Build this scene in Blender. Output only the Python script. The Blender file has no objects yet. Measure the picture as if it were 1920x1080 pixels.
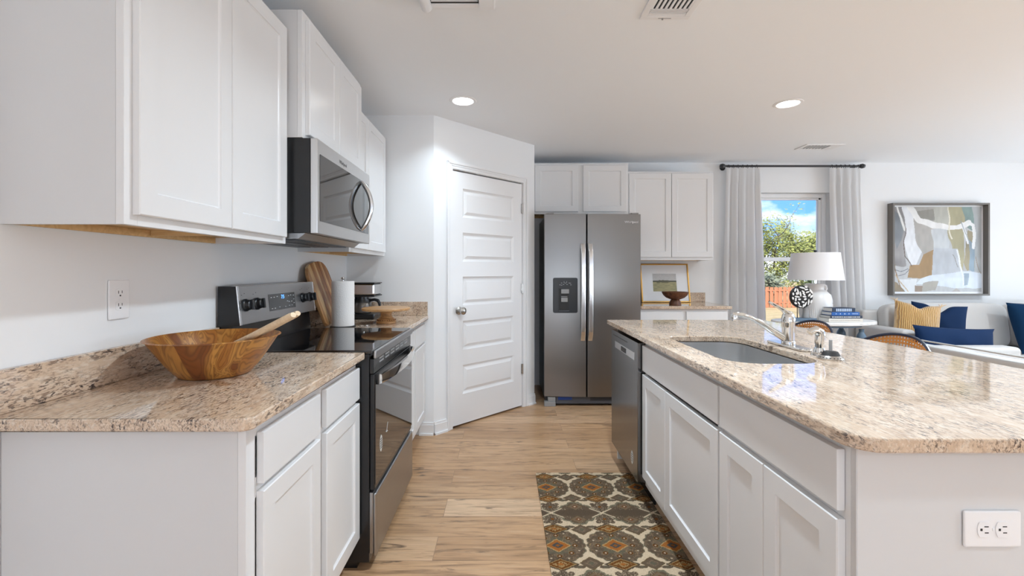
import bpy, bmesh, math, random
import numpy as np
from mathutils import Vector, Matrix
PI = math.pi
rnd = random.Random(7)
SC = bpy.context.scene
COL = SC.collection

# ------------------------------------------------------------------ camera
cam_d = bpy.data.cameras.new('camera'); cam = bpy.data.objects.new('camera', cam_d); COL.objects.link(cam)
cam.location = (0, 0, 1.253); cam.rotation_euler = (PI/2, 0, 0)
cam_d.sensor_width = 36; cam_d.lens = 853*36/1920
cam_d.shift_x = 15/1920; cam_d.shift_y = -32/1920
cam_d.clip_start = 0.05; cam_d.clip_end = 500
SC.camera = cam
# ------------------------------------------------------------------ view
SC.view_settings.view_transform = 'Standard'; SC.view_settings.look = 'None'
SC.view_settings.gamma = 1.0; SC.view_settings.exposure = 0.84
try: SC.view_settings.use_curve_mapping = False
except Exception: pass
SC.cycles.max_bounces = 10; SC.cycles.diffuse_bounces = 6; SC.cycles.glossy_bounces = 5
SC.cycles.transparent_max_bounces = 12; SC.cycles.transmission_bounces = 6
SC.cycles.caustics_reflective = False; SC.cycles.caustics_refractive = False
SC.cycles.sample_clamp_indirect = 6.0
# ------------------------------------------------------------------ sky
W = bpy.data.worlds.new('sky'); SC.world = W; W.use_nodes = True
nt = W.node_tree; nt.nodes.clear()
def N(t, **k):
    n = nt.nodes.new(t)
    for a, b in k.items(): setattr(n, a, b)
    return n
wo = N('ShaderNodeOutputWorld'); bg = N('ShaderNodeBackground'); nt.links.new(bg.outputs[0], wo.inputs[0])
tc = N('ShaderNodeTexCoord'); sx = N('ShaderNodeSeparateXYZ'); nt.links.new(tc.outputs['Generated'], sx.inputs[0])
grad = N('ShaderNodeValToRGB'); nt.links.new(sx.outputs['Z'], grad.inputs[0])
e = grad.color_ramp.elements; e[0].position = 0.0; e[0].color = (0.42, 0.62, 0.95, 1); e[1].position = 0.45; e[1].color = (0.10, 0.27, 0.75, 1)
k = e.new(0.10); k.color = (0.13, 0.36, 0.92, 1)
mp = N('ShaderNodeMapping'); mp.inputs['Scale'].default_value = (1, 1, 2.2); mp.inputs['Location'].default_value = (0.35, 0.1, 0.42)
nt.links.new(tc.outputs['Generated'], mp.inputs[0])
nz = N('ShaderNodeTexNoise'); nz.inputs['Scale'].default_value = 6.0; nz.inputs['Detail'].default_value = 7; nz.inputs['Roughness'].default_value = 0.55
nt.links.new(mp.outputs[0], nz.inputs[0])
cr = N('ShaderNodeValToRGB'); cr.color_ramp.elements[0].position = 0.44; cr.color_ramp.elements[1].position = 0.62
nt.links.new(nz.outputs[0], cr.inputs[0])
mx = N('ShaderNodeMix', data_type='RGBA'); nt.links.new(cr.outputs[0], mx.inputs[0]); nt.links.new(grad.outputs[0], mx.inputs[6])
mx.inputs[7].default_value = (0.95, 0.96, 1.0, 1)
nt.links.new(mx.outputs[2], bg.inputs[0]); bg.inputs[1].default_value = 1.05
# ------------------------------------------------------------------ sun and added fill lamps at the unseen windows
def light(name, kind, loc, rot, energy, color=(1, 1, 1), **k):
    d = bpy.data.lights.new(name, kind); d.energy = energy; d.color = color
    for a, b in k.items(): setattr(d, a, b)
    o = bpy.data.objects.new(name, d); COL.objects.link(o); o.location = loc; o.rotation_euler = rot
    return o
light('sun', 'SUN', (0, -10, 20), (math.radians(38), math.radians(-22), 0), 2.6, (1, .96, .88), angle=.01)
light('fill_front_wide', 'AREA', (.2, -4.14, .75), (PI/2+1.15, 0, 0), 38, (.81, .91, 1), shape='RECTANGLE', size=1.5, size_y=.9)  # added area lamp outside the unseen window, tilted up to lift the ceiling
light('fill_front_narrow', 'AREA', (3.0, -4.14, .75), (PI/2+1.15, 0, 0), 26, (.81, .91, 1), shape='RECTANGLE', size=.55, size_y=.9)  # added narrow fill lamp, placed for the streak in the fridge door
light('fill_right', 'AREA', (7.34, 1.6, .95), (PI/2+1.15, 0, PI/2), 112, (.82, .92, 1), shape='RECTANGLE', size=4.3, size_y=.9)  # added area lamp beyond the right wall, aimed upward as ceiling fill

# ------------------------------------------------------------------ materials
def mat(name, color=(.8, .8, .8), rough=.5, metal=0.0, spec=.5, coat=0.0, coat_rough=.05, ior=1.5, bump=0.0, bump_scale=200, emit=None, emit_s=0, trans=0.0):
    m = bpy.data.materials.new(name); m.use_nodes = True
    b = m.node_tree.nodes['Principled BSDF']
    b.inputs['Base Color'].default_value = (*color, 1); b.inputs['Roughness'].default_value = rough
    b.inputs['Metallic'].default_value = metal; b.inputs['Specular IOR Level'].default_value = spec
    b.inputs['Coat Weight'].default_value = coat; b.inputs['Coat Roughness'].default_value = coat_rough
    b.inputs['IOR'].default_value = ior; b.inputs['Transmission Weight'].default_value = trans
    if emit: b.inputs['Emission Color'].default_value = (*emit, 1); b.inputs['Emission Strength'].default_value = emit_s
    if bump:
        t = m.node_tree
        n = t.nodes.new('ShaderNodeTexNoise'); n.inputs['Scale'].default_value = bump_scale
        c = t.nodes.new('ShaderNodeTexCoord'); t.links.new(c.outputs['Object'], n.inputs[0])
        u = t.nodes.new('ShaderNodeBump'); u.inputs['Strength'].default_value = bump; u.inputs['Distance'].default_value = .002
        t.links.new(n.outputs[0], u.inputs['Height']); t.links.new(u.outputs[0], b.inputs['Normal'])
    return m
class G:   # tiny node graph helper
    def __init__(s, m): s.t = m.node_tree; s.b = s.t.nodes['Principled BSDF']
    def n(s, k, **p):
        q = s.t.nodes.new(k)
        for a, b in p.items(): setattr(q, a, b)
        return q
    def l(s, a, b): s.t.links.new(a, b)
    def coord(s, scale=(1, 1, 1), rot=(0, 0, 0), kind='Object', loc=(0, 0, 0)):
        c = s.n('ShaderNodeTexCoord'); q = s.n('ShaderNodeMapping')
        q.inputs['Scale'].default_value = scale; q.inputs['Rotation'].default_value = rot; q.inputs['Location'].default_value = loc
        s.l(c.outputs[kind], q.inputs[0]); return q.outputs[0]
    def noise(s, v, scale, detail=4, rough=.5, dist=0):
        q = s.n('ShaderNodeTexNoise'); q.inputs['Scale'].default_value = scale; q.inputs['Detail'].default_value = detail
        q.inputs['Roughness'].default_value = rough; q.inputs['Distortion'].default_value = dist; s.l(v, q.inputs[0]); return q.outputs[0]
    def ramp(s, f, stops, interp='LINEAR'):
        q = s.n('ShaderNodeValToRGB'); q.color_ramp.interpolation = interp; el = q.color_ramp.elements
        while len(el) < len(stops): el.new(.5)
        for x, (p, c) in zip(el, stops):
            x.position = p; x.color = (*c, 1) if len(c) == 3 else c
        s.l(f, q.inputs[0]); return q.outputs[0]
    def mix(s, f, a, b, blend='MIX'):
        q = s.n('ShaderNodeMix', data_type='RGBA', blend_type=blend)
        for i, x in ((0, f), (6, a), (7, b)):
            if isinstance(x, (int, float)): q.inputs[i].default_value = x
            elif isinstance(x, tuple): q.inputs[i].default_value = (*x, 1)
            else: s.l(x, q.inputs[i])
        return q.outputs[2]
    def math(s, op, a, b=None):
        q = s.n('ShaderNodeMath', operation=op)
        for i, x in ((0, a), (1, b)):
            if x is None: continue
            if isinstance(x, (int, float)): q.inputs[i].default_value = x
            else: s.l(x, q.inputs[i])
        return q.outputs[0]
    def bump(s, h, st=.2, d=.002):
        u = s.n('ShaderNodeBump'); u.inputs['Strength'].default_value = st; u.inputs['Distance'].default_value = d
        s.l(h, u.inputs['Height']); s.l(u.outputs[0], s.b.inputs['Normal'])
    def color(s, c): s.l(c, s.b.inputs['Base Color'])
BW = (0, 0, 0); WW = (1, 1, 1)

M = {}
M['wall'] = mat('wall_paint', (.82, .83, .84), .65, spec=.25, bump=.05, bump_scale=350)
M['ceiling'] = mat('ceiling_paint', (.885, .905, .93), .8, spec=.15, bump=.12, bump_scale=250)
M['trim'] = mat('trim_paint', (.82, .82, .825), .3)
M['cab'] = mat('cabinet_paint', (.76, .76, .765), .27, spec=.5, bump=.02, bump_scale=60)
M['cab_side_shaded'] = mat('cabinet_paint_shaded', (.66, .66, .665), .4, bump=.03, bump_scale=120)  # cabinet paint made greyer: shading of the side panels put into the colour
M['plastic'] = mat('white_plastic', (.85, .85, .86), .3)
M['slot'] = mat('slot_black', (.02, .02, .02), .6)
M['black'] = mat('black_enamel', (.012, .012, .013), .25)
M['blackp'] = mat('black_plastic', (.015, .016, .018), .3)
M['glassblack'] = mat('black_glass', (.006, .006, .007), .03, spec=.7, ior=1.6)
M['ovenglass'] = mat('oven_glass', (.012, .011, .010), .025, spec=.8, ior=1.75)
M['chrome'] = mat('chrome', (.78, .78, .76), .07, 1.0)
M['nickel'] = mat('satin_nickel', (.55, .54, .52), .25, 1.0)
M['rodblack'] = mat('rod_black', (.02, .02, .022), .35)
M['navyrim'] = mat('navy_lacquer', (.012, .02, .045), .3)
M['slate'] = mat('slate_blue_paint', (.10, .16, .23), .45)
M['ceramic'] = mat('white_ceramic', (.80, .78, .76), .3)
M['shade'] = mat('linen_shade', (.82, .81, .82), .8, bump=.1, bump_scale=500)
M['paper'] = mat('book_paper', (.86, .85, .82), .8)
M['towel'] = mat('paper_towel', (.84, .82, .80), .9, bump=.8, bump_scale=160)
M['cream_wood'] = mat('pale_wood', (.70, .52, .33), .45)
M['brass'] = mat('aged_gold', (.62, .36, .10), .32, .75)
M['frame_gray'] = mat('grey_brown_frame', (.16, .145, .13), .5, bump=.2, bump_scale=120)
M['mat_white'] = mat('mat_board', (.80, .81, .83), .5, coat=.15, coat_rough=.02)
M['gasket'] = mat('rubber_black', (.015, .015, .015), .7)
M['fridgeside'] = mat('dark_grey_enamel', (.05, .05, .052), .4)
M['grille'] = mat('charcoal_grille', (.075, .08, .095), .4)
M['blue'] = mat('blue_film', (.01, .05, .25), .3)
M['greyp'] = mat('grey_plastic', (.30, .30, .30), .35)
M['lens'] = mat('light_lens', (.9, .9, .9), .4, emit=(1, .98, .95), emit_s=6)
M['display'] = mat('display_glass', (.035, .035, .036), .12)
M['digit'] = mat('blue_digits', (.02, .1, .8), .3, emit=(.08, .3, 1), emit_s=2.2)
M['mark'] = mat('printed_mark', (.55, .56, .58), .4)
M['logo_dark'] = mat('logo_grey', (.16, .16, .165), .35, .6)
M['logo_lite'] = mat('logo_silver', (.75, .75, .76), .25, .8)
M['sticker'] = mat('sticker', (.6, .6, .58), .4)
M['fence'] = mat('cedar_board', (.60, .25, .13), .8)
M['bark'] = mat('bark', (.13, .10, .07), .9)
M['sofa'] = mat('linen_sofa', (.57, .555, .54), .9, spec=.2, bump=.35, bump_scale=420)
M['sofa_seam'] = mat('sofa_piping', (.48, .465, .45), .9, spec=.2)
M['navy'] = mat('navy_velvet', (.005, .027, .070), .9, spec=.12, bump=.25, bump_scale=300)
M['navy2'] = mat('blue_velvet', (.004, .021, .070), .8, spec=.2, bump=.15, bump_scale=200)
for q in ('navy', 'navy2'):
    b = M[q].node_tree.nodes['Principled BSDF']; b.inputs['Sheen Weight'].default_value = .02; b.inputs['Sheen Tint'].default_value = (.1, .35, .8, 1)
M['curtain'] = mat('linen_curtain', (.90, .89, .885), .95, spec=.1, bump=.25, bump_scale=380)
M['vinyl'] = mat('window_vinyl', (.86, .865, .87), .35)
M['stopblack'] = mat('stopper_rubber', (.02, .018, .017), .6)

# thin window glass
gm = bpy.data.materials.new('window_glass'); gm.use_nodes = True; t = gm.node_tree; t.nodes.clear()
o_ = t.nodes.new('ShaderNodeOutputMaterial'); tr = t.nodes.new('ShaderNodeBsdfTransparent'); gl = t.nodes.new('ShaderNodeBsdfGlossy'); gl.inputs['Roughness'].default_value = .01
fr = t.nodes.new('ShaderNodeFresnel'); fr.inputs[0].default_value = 1.3; mxs = t.nodes.new('ShaderNodeMixShader')
t.links.new(fr.outputs[0], mxs.inputs[0]); t.links.new(tr.outputs[0], mxs.inputs[1]); t.links.new(gl.outputs[0], mxs.inputs[2]); t.links.new(mxs.outputs[0], o_.inputs[0])
M['glass'] = gm

# brushed stainless: grain direction given by stretched coordinates
def steel(name, color, rough, scale):
    m = mat(name, color, rough, 1.0); g = G(m)
    f = g.noise(g.coord(scale), 1.0, 3, .6)
    g.l(g.ramp(f, [(.3, (rough*.94,)*3), (.7, (rough*1.06,)*3)]), g.b.inputs['Roughness'])
    g.bump(f, .004, .0003); g.b.inputs['Anisotropic'].default_value = .5
    return m
M['steel'] = steel('brushed_steel', (.25, .243, .238), .30, (3, 600, 600))
M['steel_h'] = steel('brushed_steel_range', (.42, .42, .425), .34, (600, 3, 600))
M['steel_mw'] = steel('brushed_steel_microwave', (.68, .675, .67), .30, (600, 3, 600))
M['steel_dark'] = steel('dark_brushed_steel', (.21, .21, .212), .2, (600, 3, 600))
M['steel_lite'] = steel('bright_steel', (.72, .72, .725), .22, (600, 600, 4))
M['steel_sink'] = steel('sink_steel', (.72, .72, .72), .30, (4, 500, 500))

# granite
m = M['granite'] = mat('granite', (.6, .45, .3), .05, spec=.6, ior=1.55); g = G(m)
v = g.coord((1, .34, .9)); vf = g.coord((1, .20, .75), loc=(3, 1, 2))
b1 = g.noise(v, 34, 4, .6, .3)
base = g.ramp(b1, [(.30, (.55, .40, .285)), (.50, (.65, .495, .365)), (.68, (.73, .59, .455))])
f4 = g.noise(vf, 150, 3, .6); c = g.mix(g.ramp(f4, [(.52, BW), (.66, (.6, .6, .6))]), base, (.78, .69, .58))
f1 = g.noise(vf, 260, 3, .6, .4); k1 = g.ramp(f1, [(.50, BW), (.60, (.8, .8, .8))])
f2 = g.noise(g.coord((1, .24, .62), loc=(9, 4, 1)), 170, 4, .65, .6); k2 = g.ramp(f2, [(.55, BW), (.605, WW)])
f3 = g.noise(v, 15, 4, .6); k3 = g.ramp(f3, [(.36, (.12, .12, .12)), (.58, WW)])
c = g.mix(g.mix(1.0, k1, k3, 'MULTIPLY'), c, (.20, .13, .095)); c = g.mix(g.mix(1.0, k2, k3, 'MULTIPLY'), c, (.075, .058, .055))
g.color(c)

# vinyl plank floor, boards run along X
m = M['floor'] = mat('plank_floor', (.5, .36, .24), .32, spec=.4); g = G(m)
v = g.coord((1, 1, 1), kind='Object', loc=(.31, -.009, 0))
br = g.n('ShaderNodeTexBrick'); br.offset = .37; br.offset_frequency = 2; g.l(v, br.inputs[0])
br.inputs['Scale'].default_value = 1; br.inputs['Brick Width'].default_value = 1.22; br.inputs['Row Height'].default_value = .178
br.inputs['Mortar Size'].default_value = .0012; br.inputs['Mortar Smooth'].default_value = .2; br.inputs['Bias'].default_value = 0
br.inputs['Color1'].default_value = (0, 0, 0, 1); br.inputs['Color2'].default_value = (1, 1, 1, 1); br.inputs['Mortar'].default_value = (.5, .5, .5, 1)
tone = g.ramp(br.outputs['Color'], [(0, (.48, .28, .145)), (.3, (.63, .385, .21)), (.6, (.54, .33, .18)), (.8, (.68, .44, .26)), (1, (.76, .53, .34))])
off = g.n('ShaderNodeVectorMath', operation='MULTIPLY_ADD'); g.l(br.outputs['Color'], off.inputs[0]); off.inputs[1].default_value = (7, 13, 3); g.l(v, off.inputs[2])
mpg = g.n('ShaderNodeMapping'); mpg.inputs['Scale'].default_value = (1.3, 16, 1); g.l(off.outputs[0], mpg.inputs[0])
gr = g.noise(mpg.outputs[0], 2.6, 7, .62, .6)
c = g.mix(g.ramp(gr, [(.28, WW), (.50, BW), (.52, BW)]), tone, (.22, .125, .065))
c = g.mix(g.ramp(gr, [(.55, BW), (.75, (.45, .45, .45))]), c, (.68, .50, .34))
mp2 = g.n('ShaderNodeMapping'); mp2.inputs['Scale'].default_value = (1.6, 9, 1); g.l(off.outputs[0], mp2.inputs[0])
kn = g.noise(mp2.outputs[0], 1.7, 5, .6, 1.6); c = g.mix(g.ramp(kn, [(.585, BW), (.70, (.9, .9, .9))]), c, (.10, .062, .04))
fg = g.n('ShaderNodeMapping'); fg.inputs['Scale'].default_value = (4, 130, 1); g.l(off.outputs[0], fg.inputs[0])
fn = g.noise(fg.outputs[0], 2, 3, .6); c = g.mix(g.ramp(fn, [(.35, (.30, .30, .30)), (.6, BW)]), c, (.22, .135, .08))
c = g.mix(g.math('MULTIPLY', br.outputs['Fac'], .55), c, (.12, .075, .05)); g.color(c)
g.bump(fn, .06, .001)

# wood families
def wood(name, stops, scale=(1, 18, 18), nscale=3, rough=.4, dist=1.2):
    m = mat(name, stops[0][1], rough, spec=.4); g = G(m)
    f = g.noise(g.coord(scale), nscale, 6, .6, dist); g.color(g.ramp(f, stops)); return m
M['acacia'] = wood('light_turned_wood', [(.3, (.32, .16, .065)), (.5, (.52, .29, .12)), (.7, (.62, .38, .18))], (3, 20, 20), 2.5)
M['walnut'] = wood('dark_walnut', [(.3, (.07, .028, .016)), (.55, (.15, .06, .03)), (.75, (.24, .10, .05))], (8, 8, 2), 5)
M['ply'] = wood('raw_maple', [(.3, (.52, .33, .15)), (.6, (.66, .45, .22)), (.8, (.72, .52, .30))], (14, 2, 14), 3, .6)
M['server'] = wood('pale_beech', [(.3, (.66, .49, .31)), (.6, (.78, .62, .43)), (.8, (.84, .70, .52))], (30, 3, 30), 2, .5)
M['tabletop'] = wood('weathered_white_wood', [(.3, (.45, .43, .40)), (.45, (.70, .69, .67)), (.7, (.80, .79, .78))], (2, 16, 16), 3, .5)
# olive wood bowl: staves round the wall, swirling figure
m = M['olive'] = mat('olive_wood', (.45, .2, .06), .35, spec=.45, coat=.15, coat_rough=.2); g = G(m)
cc = g.n('ShaderNodeTexCoord'); sp = g.n('ShaderNodeSeparateXYZ'); g.l(cc.outputs['Object'], sp.inputs[0])
ang = g.math('ARCTAN2', sp.outputs['Y'], sp.outputs['X']); stave = g.math('FLOOR', g.math('MULTIPLY', ang, 1.9))
wn = g.n('ShaderNodeTexWhiteNoise', noise_dimensions='1D'); g.l(stave, wn.inputs['W'])
sh = g.n('ShaderNodeVectorMath', operation='MULTIPLY_ADD'); g.l(wn.outputs['Color'], sh.inputs[0]); sh.inputs[1].default_value = (3, 3, 3); g.l(cc.outputs['Object'], sh.inputs[2])
mm = g.n('ShaderNodeMapping'); mm.inputs['Scale'].default_value = (1, 1, .30); g.l(sh.outputs[0], mm.inputs[0])
sw = g.noise(mm.outputs[0], 7, 3, .45, 1.0)
rings = g.math('FRACT', g.math('MULTIPLY', sw, 26.0)); rings = g.math('ABSOLUTE', g.math('SUBTRACT', rings, .5))
big = g.ramp(sw, [(.34, (.50, .225, .045)), (.46, (.36, .135, .028)), (.54, (.56, .27, .06)), (.64, (.22, .07, .018))])
c = g.mix(g.ramp(rings, [(.0, (.62, .62, .62)), (.30, BW)]), big, (.12, .042, .014))
c = g.mix(g.math('MULTIPLY', wn.outputs['Value'], .35), c, (.22, .075, .02)); g.color(c)
# striped cutting board (stripes along its length = local x varies across)
m = M['board'] = mat('striped_board', (.5, .25, .1), .4); g = G(m)
cc = g.n('ShaderNodeTexCoord'); sp = g.n('ShaderNodeSeparateXYZ'); g.l(cc.outputs['Object'], sp.inputs[0])
f = g.math('ADD', g.math('MULTIPLY', sp.outputs['X'], 1/.33), .5)
A_, B_, C_, D_ = (.36, .16, .055), (.66, .44, .21), (.20, .075, .028), (.48, .25, .10)
st = g.ramp(f, [(0, D_), (.10, B_), (.24, A_), (.34, D_), (.40, (.72, .52, .28)), (.47, A_), (.60, C_), (.66, D_), (.72, (.72, .52, .28)), (.76, A_), (.88, D_), (.95, C_)], 'CONSTANT')
gn = g.noise(g.coord((60, 3, 60)), 2, 5, .6); g.color(g.mix(g.ramp(gn, [(.4, (.45, .45, .45)), (.62, BW)]), st, (.16, .06, .02)))
# gold pleated pillow
m = M['gold'] = mat('gold_velvet', (.55, .33, .10), .6, spec=.4); g = G(m)
m.node_tree.nodes['Principled BSDF'].inputs['Sheen Weight'].default_value = .5
wv = g.n('ShaderNodeTexWave'); wv.inputs['Scale'].default_value = 22; wv.inputs['Distortion'].default_value = 3; wv.inputs['Detail'].default_value = 2; wv.inputs['Detail Scale'].default_value = 1
g.l(g.coord((1, .25, 1)), wv.inputs[0]); g.color(g.mix(wv.outputs['Fac'], (.36, .17, .035), (.72, .45, .16))); g.bump(wv.outputs['Fac'], .8, .006)
# cane
M['cane'] = mat('rattan_cane', (.58, .29, .085), .5, bump=.3, bump_scale=300)
# leaves, lawn
def leafmat(name, a, b):
    m = mat(name, a, .6, spec=.3); g = G(m)
    f = g.noise(g.coord(), 2.2, 3, .6); g.color(g.ramp(f, [(.35, a), (.65, b)])); return m
M['leaf_a'] = leafmat('leaf_yellow_green', (.20, .25, .05), (.46, .46, .13))
M['leaf_b'] = leafmat('leaf_olive', (.09, .14, .04), (.25, .29, .09))
M['leaf_c'] = leafmat('leaf_grey_green', (.18, .22, .15), (.36, .38, .24))
m = M['lawn'] = mat('dry_lawn', (.5, .4, .2), .95, spec=.1); g = G(m)
f = g.noise(g.coord(), 1.2, 6, .7); g.color(g.ramp(f, [(.35, (.38, .30, .14)), (.55, (.60, .45, .24)), (.7, (.42, .40, .16))]))
def attrmat(name, rough, coat=0., spec=.3, bump=0):
    m = mat(name, (.5, .5, .5), rough, coat=coat, coat_rough=.02, spec=spec); g = G(m)
    a = g.n('ShaderNodeAttribute', attribute_name='pattern'); g.color(a.outputs['Color'])
    if bump: g.bump(g.noise(g.coord(), 700, 2), bump, .002)
    return m
M['rug'] = attrmat('woven_rug', .95, spec=.1, bump=.4)
M['art'] = attrmat('abstract_print', .5, coat=.12)
M['print'] = attrmat('landscape_print', .5, coat=.6)

# ------------------------------------------------------------------ mesh builder
class MB:
    def __init__(s): s.bm = bmesh.new()
    def merge(s, o, mtx=None):
        me = bpy.data.meshes.new('tmp'); o.to_mesh(me); o.free()
        if mtx: me.transform(mtx)
        s.bm.from_mesh(me); bpy.data.meshes.remove(me); return s
    def box(s, x0, x1, y0, y1, z0, z1, bev=0, seg=2, mtx=None):
        b = bmesh.new(); bmesh.ops.create_cube(b, size=1)
        for v in b.verts: v.co = Vector(((x0+x1)/2+v.co.x*(x1-x0), (y0+y1)/2+v.co.y*(y1-y0), (z0+z1)/2+v.co.z*(z1-z0)))
        if bev: bmesh.ops.bevel(b, geom=b.edges[:], offset=bev, segments=seg, profile=.5, affect='EDGES')
        return s.merge(b, mtx)
    def lathe(s, prof, seg=32, c=(0, 0, 0), flute=None, mtx=None):
        b = bmesh.new(); rings = []
        for i, (r, z) in enumerate(prof):
            if r < 1e-5: rings.append([b.verts.new((c[0], c[1], c[2]+z))]); continue
            ring = []
            for j in range(seg):
                a = 2*PI*j/seg; rr = r
                if flute and flute[0] <= i <= flute[1]: rr = r*(1+flute[3]*abs(math.sin(a*flute[2]/2)))
                ring.append(b.verts.new((c[0]+rr*math.cos(a), c[1]+rr*math.sin(a), c[2]+z)))
            rings.append(ring)
        for p, q in zip(rings, rings[1:]):
            if len(p) == 1 and len(q) == 1: continue
            for j in range(seg):
                k = (j+1) % seg
                if len(p) == 1: b.faces.new((p[0], q[j], q[k])) if False else b.faces.new((p[0], q[k], q[j]))
                elif len(q) == 1: b.faces.new((p[j], p[k], q[0]))
                else: b.faces.new((p[j], p[k], q[k], q[j]))
        bmesh.ops.recalc_face_normals(b, faces=b.faces[:])
        return s.merge(b, mtx)
    def tube(s, pts, r, seg=10, caps=True, flat=1.0, mtx=None):
        pts = [Vector(p) for p in pts]; rs = r if isinstance(r, (list, tuple)) else [r]*len(pts)
        b = bmesh.new(); rings = []; up = None
        for i, p in enumerate(pts):
            t = (pts[min(i+1, len(pts)-1)]-pts[max(i-1, 0)]).normalized()
            if up is None: up = Vector((0, 0, 1)) if abs(t.z) < .9 else Vector((1, 0, 0))
            a = t.cross(up).normalized(); c = a.cross(t).normalized(); up = c
            rings.append([b.verts.new(p+a*rs[i]*math.cos(2*PI*j/seg)+c*rs[i]*flat*math.sin(2*PI*j/seg)) for j in range(seg)])
        for p, q in zip(rings, rings[1:]):
            for j in range(seg): b.faces.new((p[j], p[(j+1) % seg], q[(j+1) % seg], q[j]))
        if caps: b.faces.new(rings[0][::-1]); b.faces.new(rings[-1])
        bmesh.ops.recalc_face_normals(b, faces=b.faces[:])
        return s.merge(b, mtx)
    def prism(s, poly, z0, z1, bev=0, mtx=None):      # polygon in xy, extruded z
        b = bmesh.new(); f = b.faces.new([b.verts.new((x, y, z0)) for x, y in poly])
        r = bmesh.ops.extrude_face_region(b, geom=[f])
        for v in r['geom']:
            if isinstance(v, bmesh.types.BMVert): v.co.z = z1
        bmesh.ops.recalc_face_normals(b, faces=b.faces[:])
        if bev:
            ed = [e for e in b.edges if abs(e.verts[0].co.z-e.verts[1].co.z) < 1e-6]
            bmesh.ops.bevel(b, geom=ed, offset=bev, segments=2, profile=.5, affect='EDGES')
        return s.merge(b, mtx)
    def shaker(s, x0, x1, z0, z1, y=0, th=.019, stile=.057, rec=.007, mtx=None):   # door in the local xz plane facing -y
        b = bmesh.new()
        def loop(d, yy): return [b.verts.new(p) for p in ((x0+d, yy, z0+d), (x1-d, yy, z0+d), (x1-d, yy, z1-d), (x0+d, yy, z1-d))]
        L = [loop(0, y), loop(0, y-th+.0025), loop(.0025, y-th), loop(stile, y-th), loop(stile+.002, y-th+rec*.6), loop(stile+.006, y-th+rec)]
        b.faces.new(L[0]); b.faces.new(L[-1])
        for p, q in zip(L, L[1:]):
            for j in range(4): b.faces.new((p[j], p[(j+1) % 4], q[(j+1) % 4], q[j]))
        bmesh.ops.recalc_face_normals(b, faces=b.faces[:])
        return s.merge(b, mtx)
    def grid(s, fn, nu, nv, thick=0, closed_u=False):
        b = bmesh.new(); V = [[b.verts.new(fn(i/(nu), j/(nv))) for j in range(nv+1)] for i in range(nu+1)]
        for i in range(nu):
            for j in range(nv): b.faces.new((V[i][j], V[i+1][j], V[i+1][j+1], V[i][j+1]))
        if thick: bmesh.ops.solidify(b, geom=b.faces[:], thickness=thick)
        return s.merge(b)
    def build(s, name, material, parent=None, smooth=30, off=True):
        bm = s.bm
        if parent is not None and off: bmesh.ops.translate(bm, verts=bm.verts[:], vec=-parent_loc(parent))
        me = bpy.data.meshes.new(name); bm.to_mesh(me); bm.free()
        me.materials.append(M[material] if isinstance(material, str) else material)
        if smooth:
            me.shade_smooth() if hasattr(me, 'shade_smooth') else None
            try: me.set_sharp_from_angle(angle=math.radians(smooth))
            except Exception: pass
        o = bpy.data.objects.new(name, me); COL.objects.link(o)
        if smooth:
            wn_ = o.modifiers.new('weighted_normal', 'WEIGHTED_NORMAL'); wn_.keep_sharp = True; wn_.weight = 100
        if parent is not None: o.parent = parent
        return o
def parent_loc(p):
    l = Vector(p.location)
    while p.parent is not None: p = p.parent; l = l+Vector(p.location)
    return l
def tag(o, label, cat, group=None, kind=None):
    o['label'] = label; o['category'] = cat
    if group: o['group'] = group
    if kind: o['kind'] = kind
    return o
def thing(name, label, cat, loc=(0, 0, 0), rz=0, group=None):
    o = bpy.data.objects.new(name, None); COL.objects.link(o); o.location = loc; o.rotation_euler = (0, 0, rz)
    o.empty_display_size = .1
    return tag(o, label, cat, group)
def struct(mb, name, material, label=None, smooth=0):
    o = mb.build(name, material, smooth=smooth); o['kind'] = 'structure'
    return o
def dup(root, loc, rz=None, label=None):
    r = root.copy(); COL.objects.link(r); r.location = loc
    if rz is not None: r.rotation_euler = (0, 0, rz)
    if label: r['label'] = label
    for ch in list(root.children):
        if ch.type == 'LIGHT':
            c = ch.copy(); COL.objects.link(c); c.parent = r; continue
        c = ch.copy(); COL.objects.link(c); c.parent = r
        for gch in ch.children:
            d = gch.copy(); COL.objects.link(d); d.parent = c
    return r
def rrect(x0, x1, y0, y1, rad, seg=8):
    if not isinstance(rad, (list, tuple)): rad = [rad]*4
    P = []
    for (cx, cy, a0), r in zip(((x0, y0, PI), (x1, y0, 1.5*PI), (x1, y1, 0), (x0, y1, .5*PI)), rad):
        ox = cx+r if cx == x0 else cx-r; oy = cy+r if cy == y0 else cy-r
        for k in range(seg+1):
            a = a0+PI/2*k/seg; P.append((ox+r*math.cos(a), oy+r*math.sin(a)))
    return P
def text(body, size, material, parent, mtx, name='lettering', extrude=.0004, shear=0, aligned='CENTER'):
    cu = bpy.data.curves.new('txt', 'FONT'); cu.body = body; cu.size = size; cu.extrude = extrude; cu.shear = shear; cu.align_x = aligned; cu.align_y = 'CENTER'
    ob = bpy.data.objects.new('txt', cu); COL.objects.link(ob)
    dg = bpy.context.evaluated_depsgraph_get(); me = bpy.data.meshes.new_from_object(ob.evaluated_get(dg))
    bpy.data.objects.remove(ob); bpy.data.curves.remove(cu)
    me.transform(mtx); me.name = name
    if parent is not None: me.transform(Matrix.Translation(-parent_loc(parent)))
    me.materials.clear(); me.materials.append(M[material])
    o = bpy.data.objects.new(name, me); COL.objects.link(o)
    if parent is not None: o.parent = parent
    return o
RX90 = Matrix.Rotation(PI/2, 4, 'X')
def face_mx(loc, rz=0): return Matrix.Translation(loc) @ Matrix.Rotation(rz, 4, 'Z') @ RX90    # text standing up facing -y turned by rz

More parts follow.
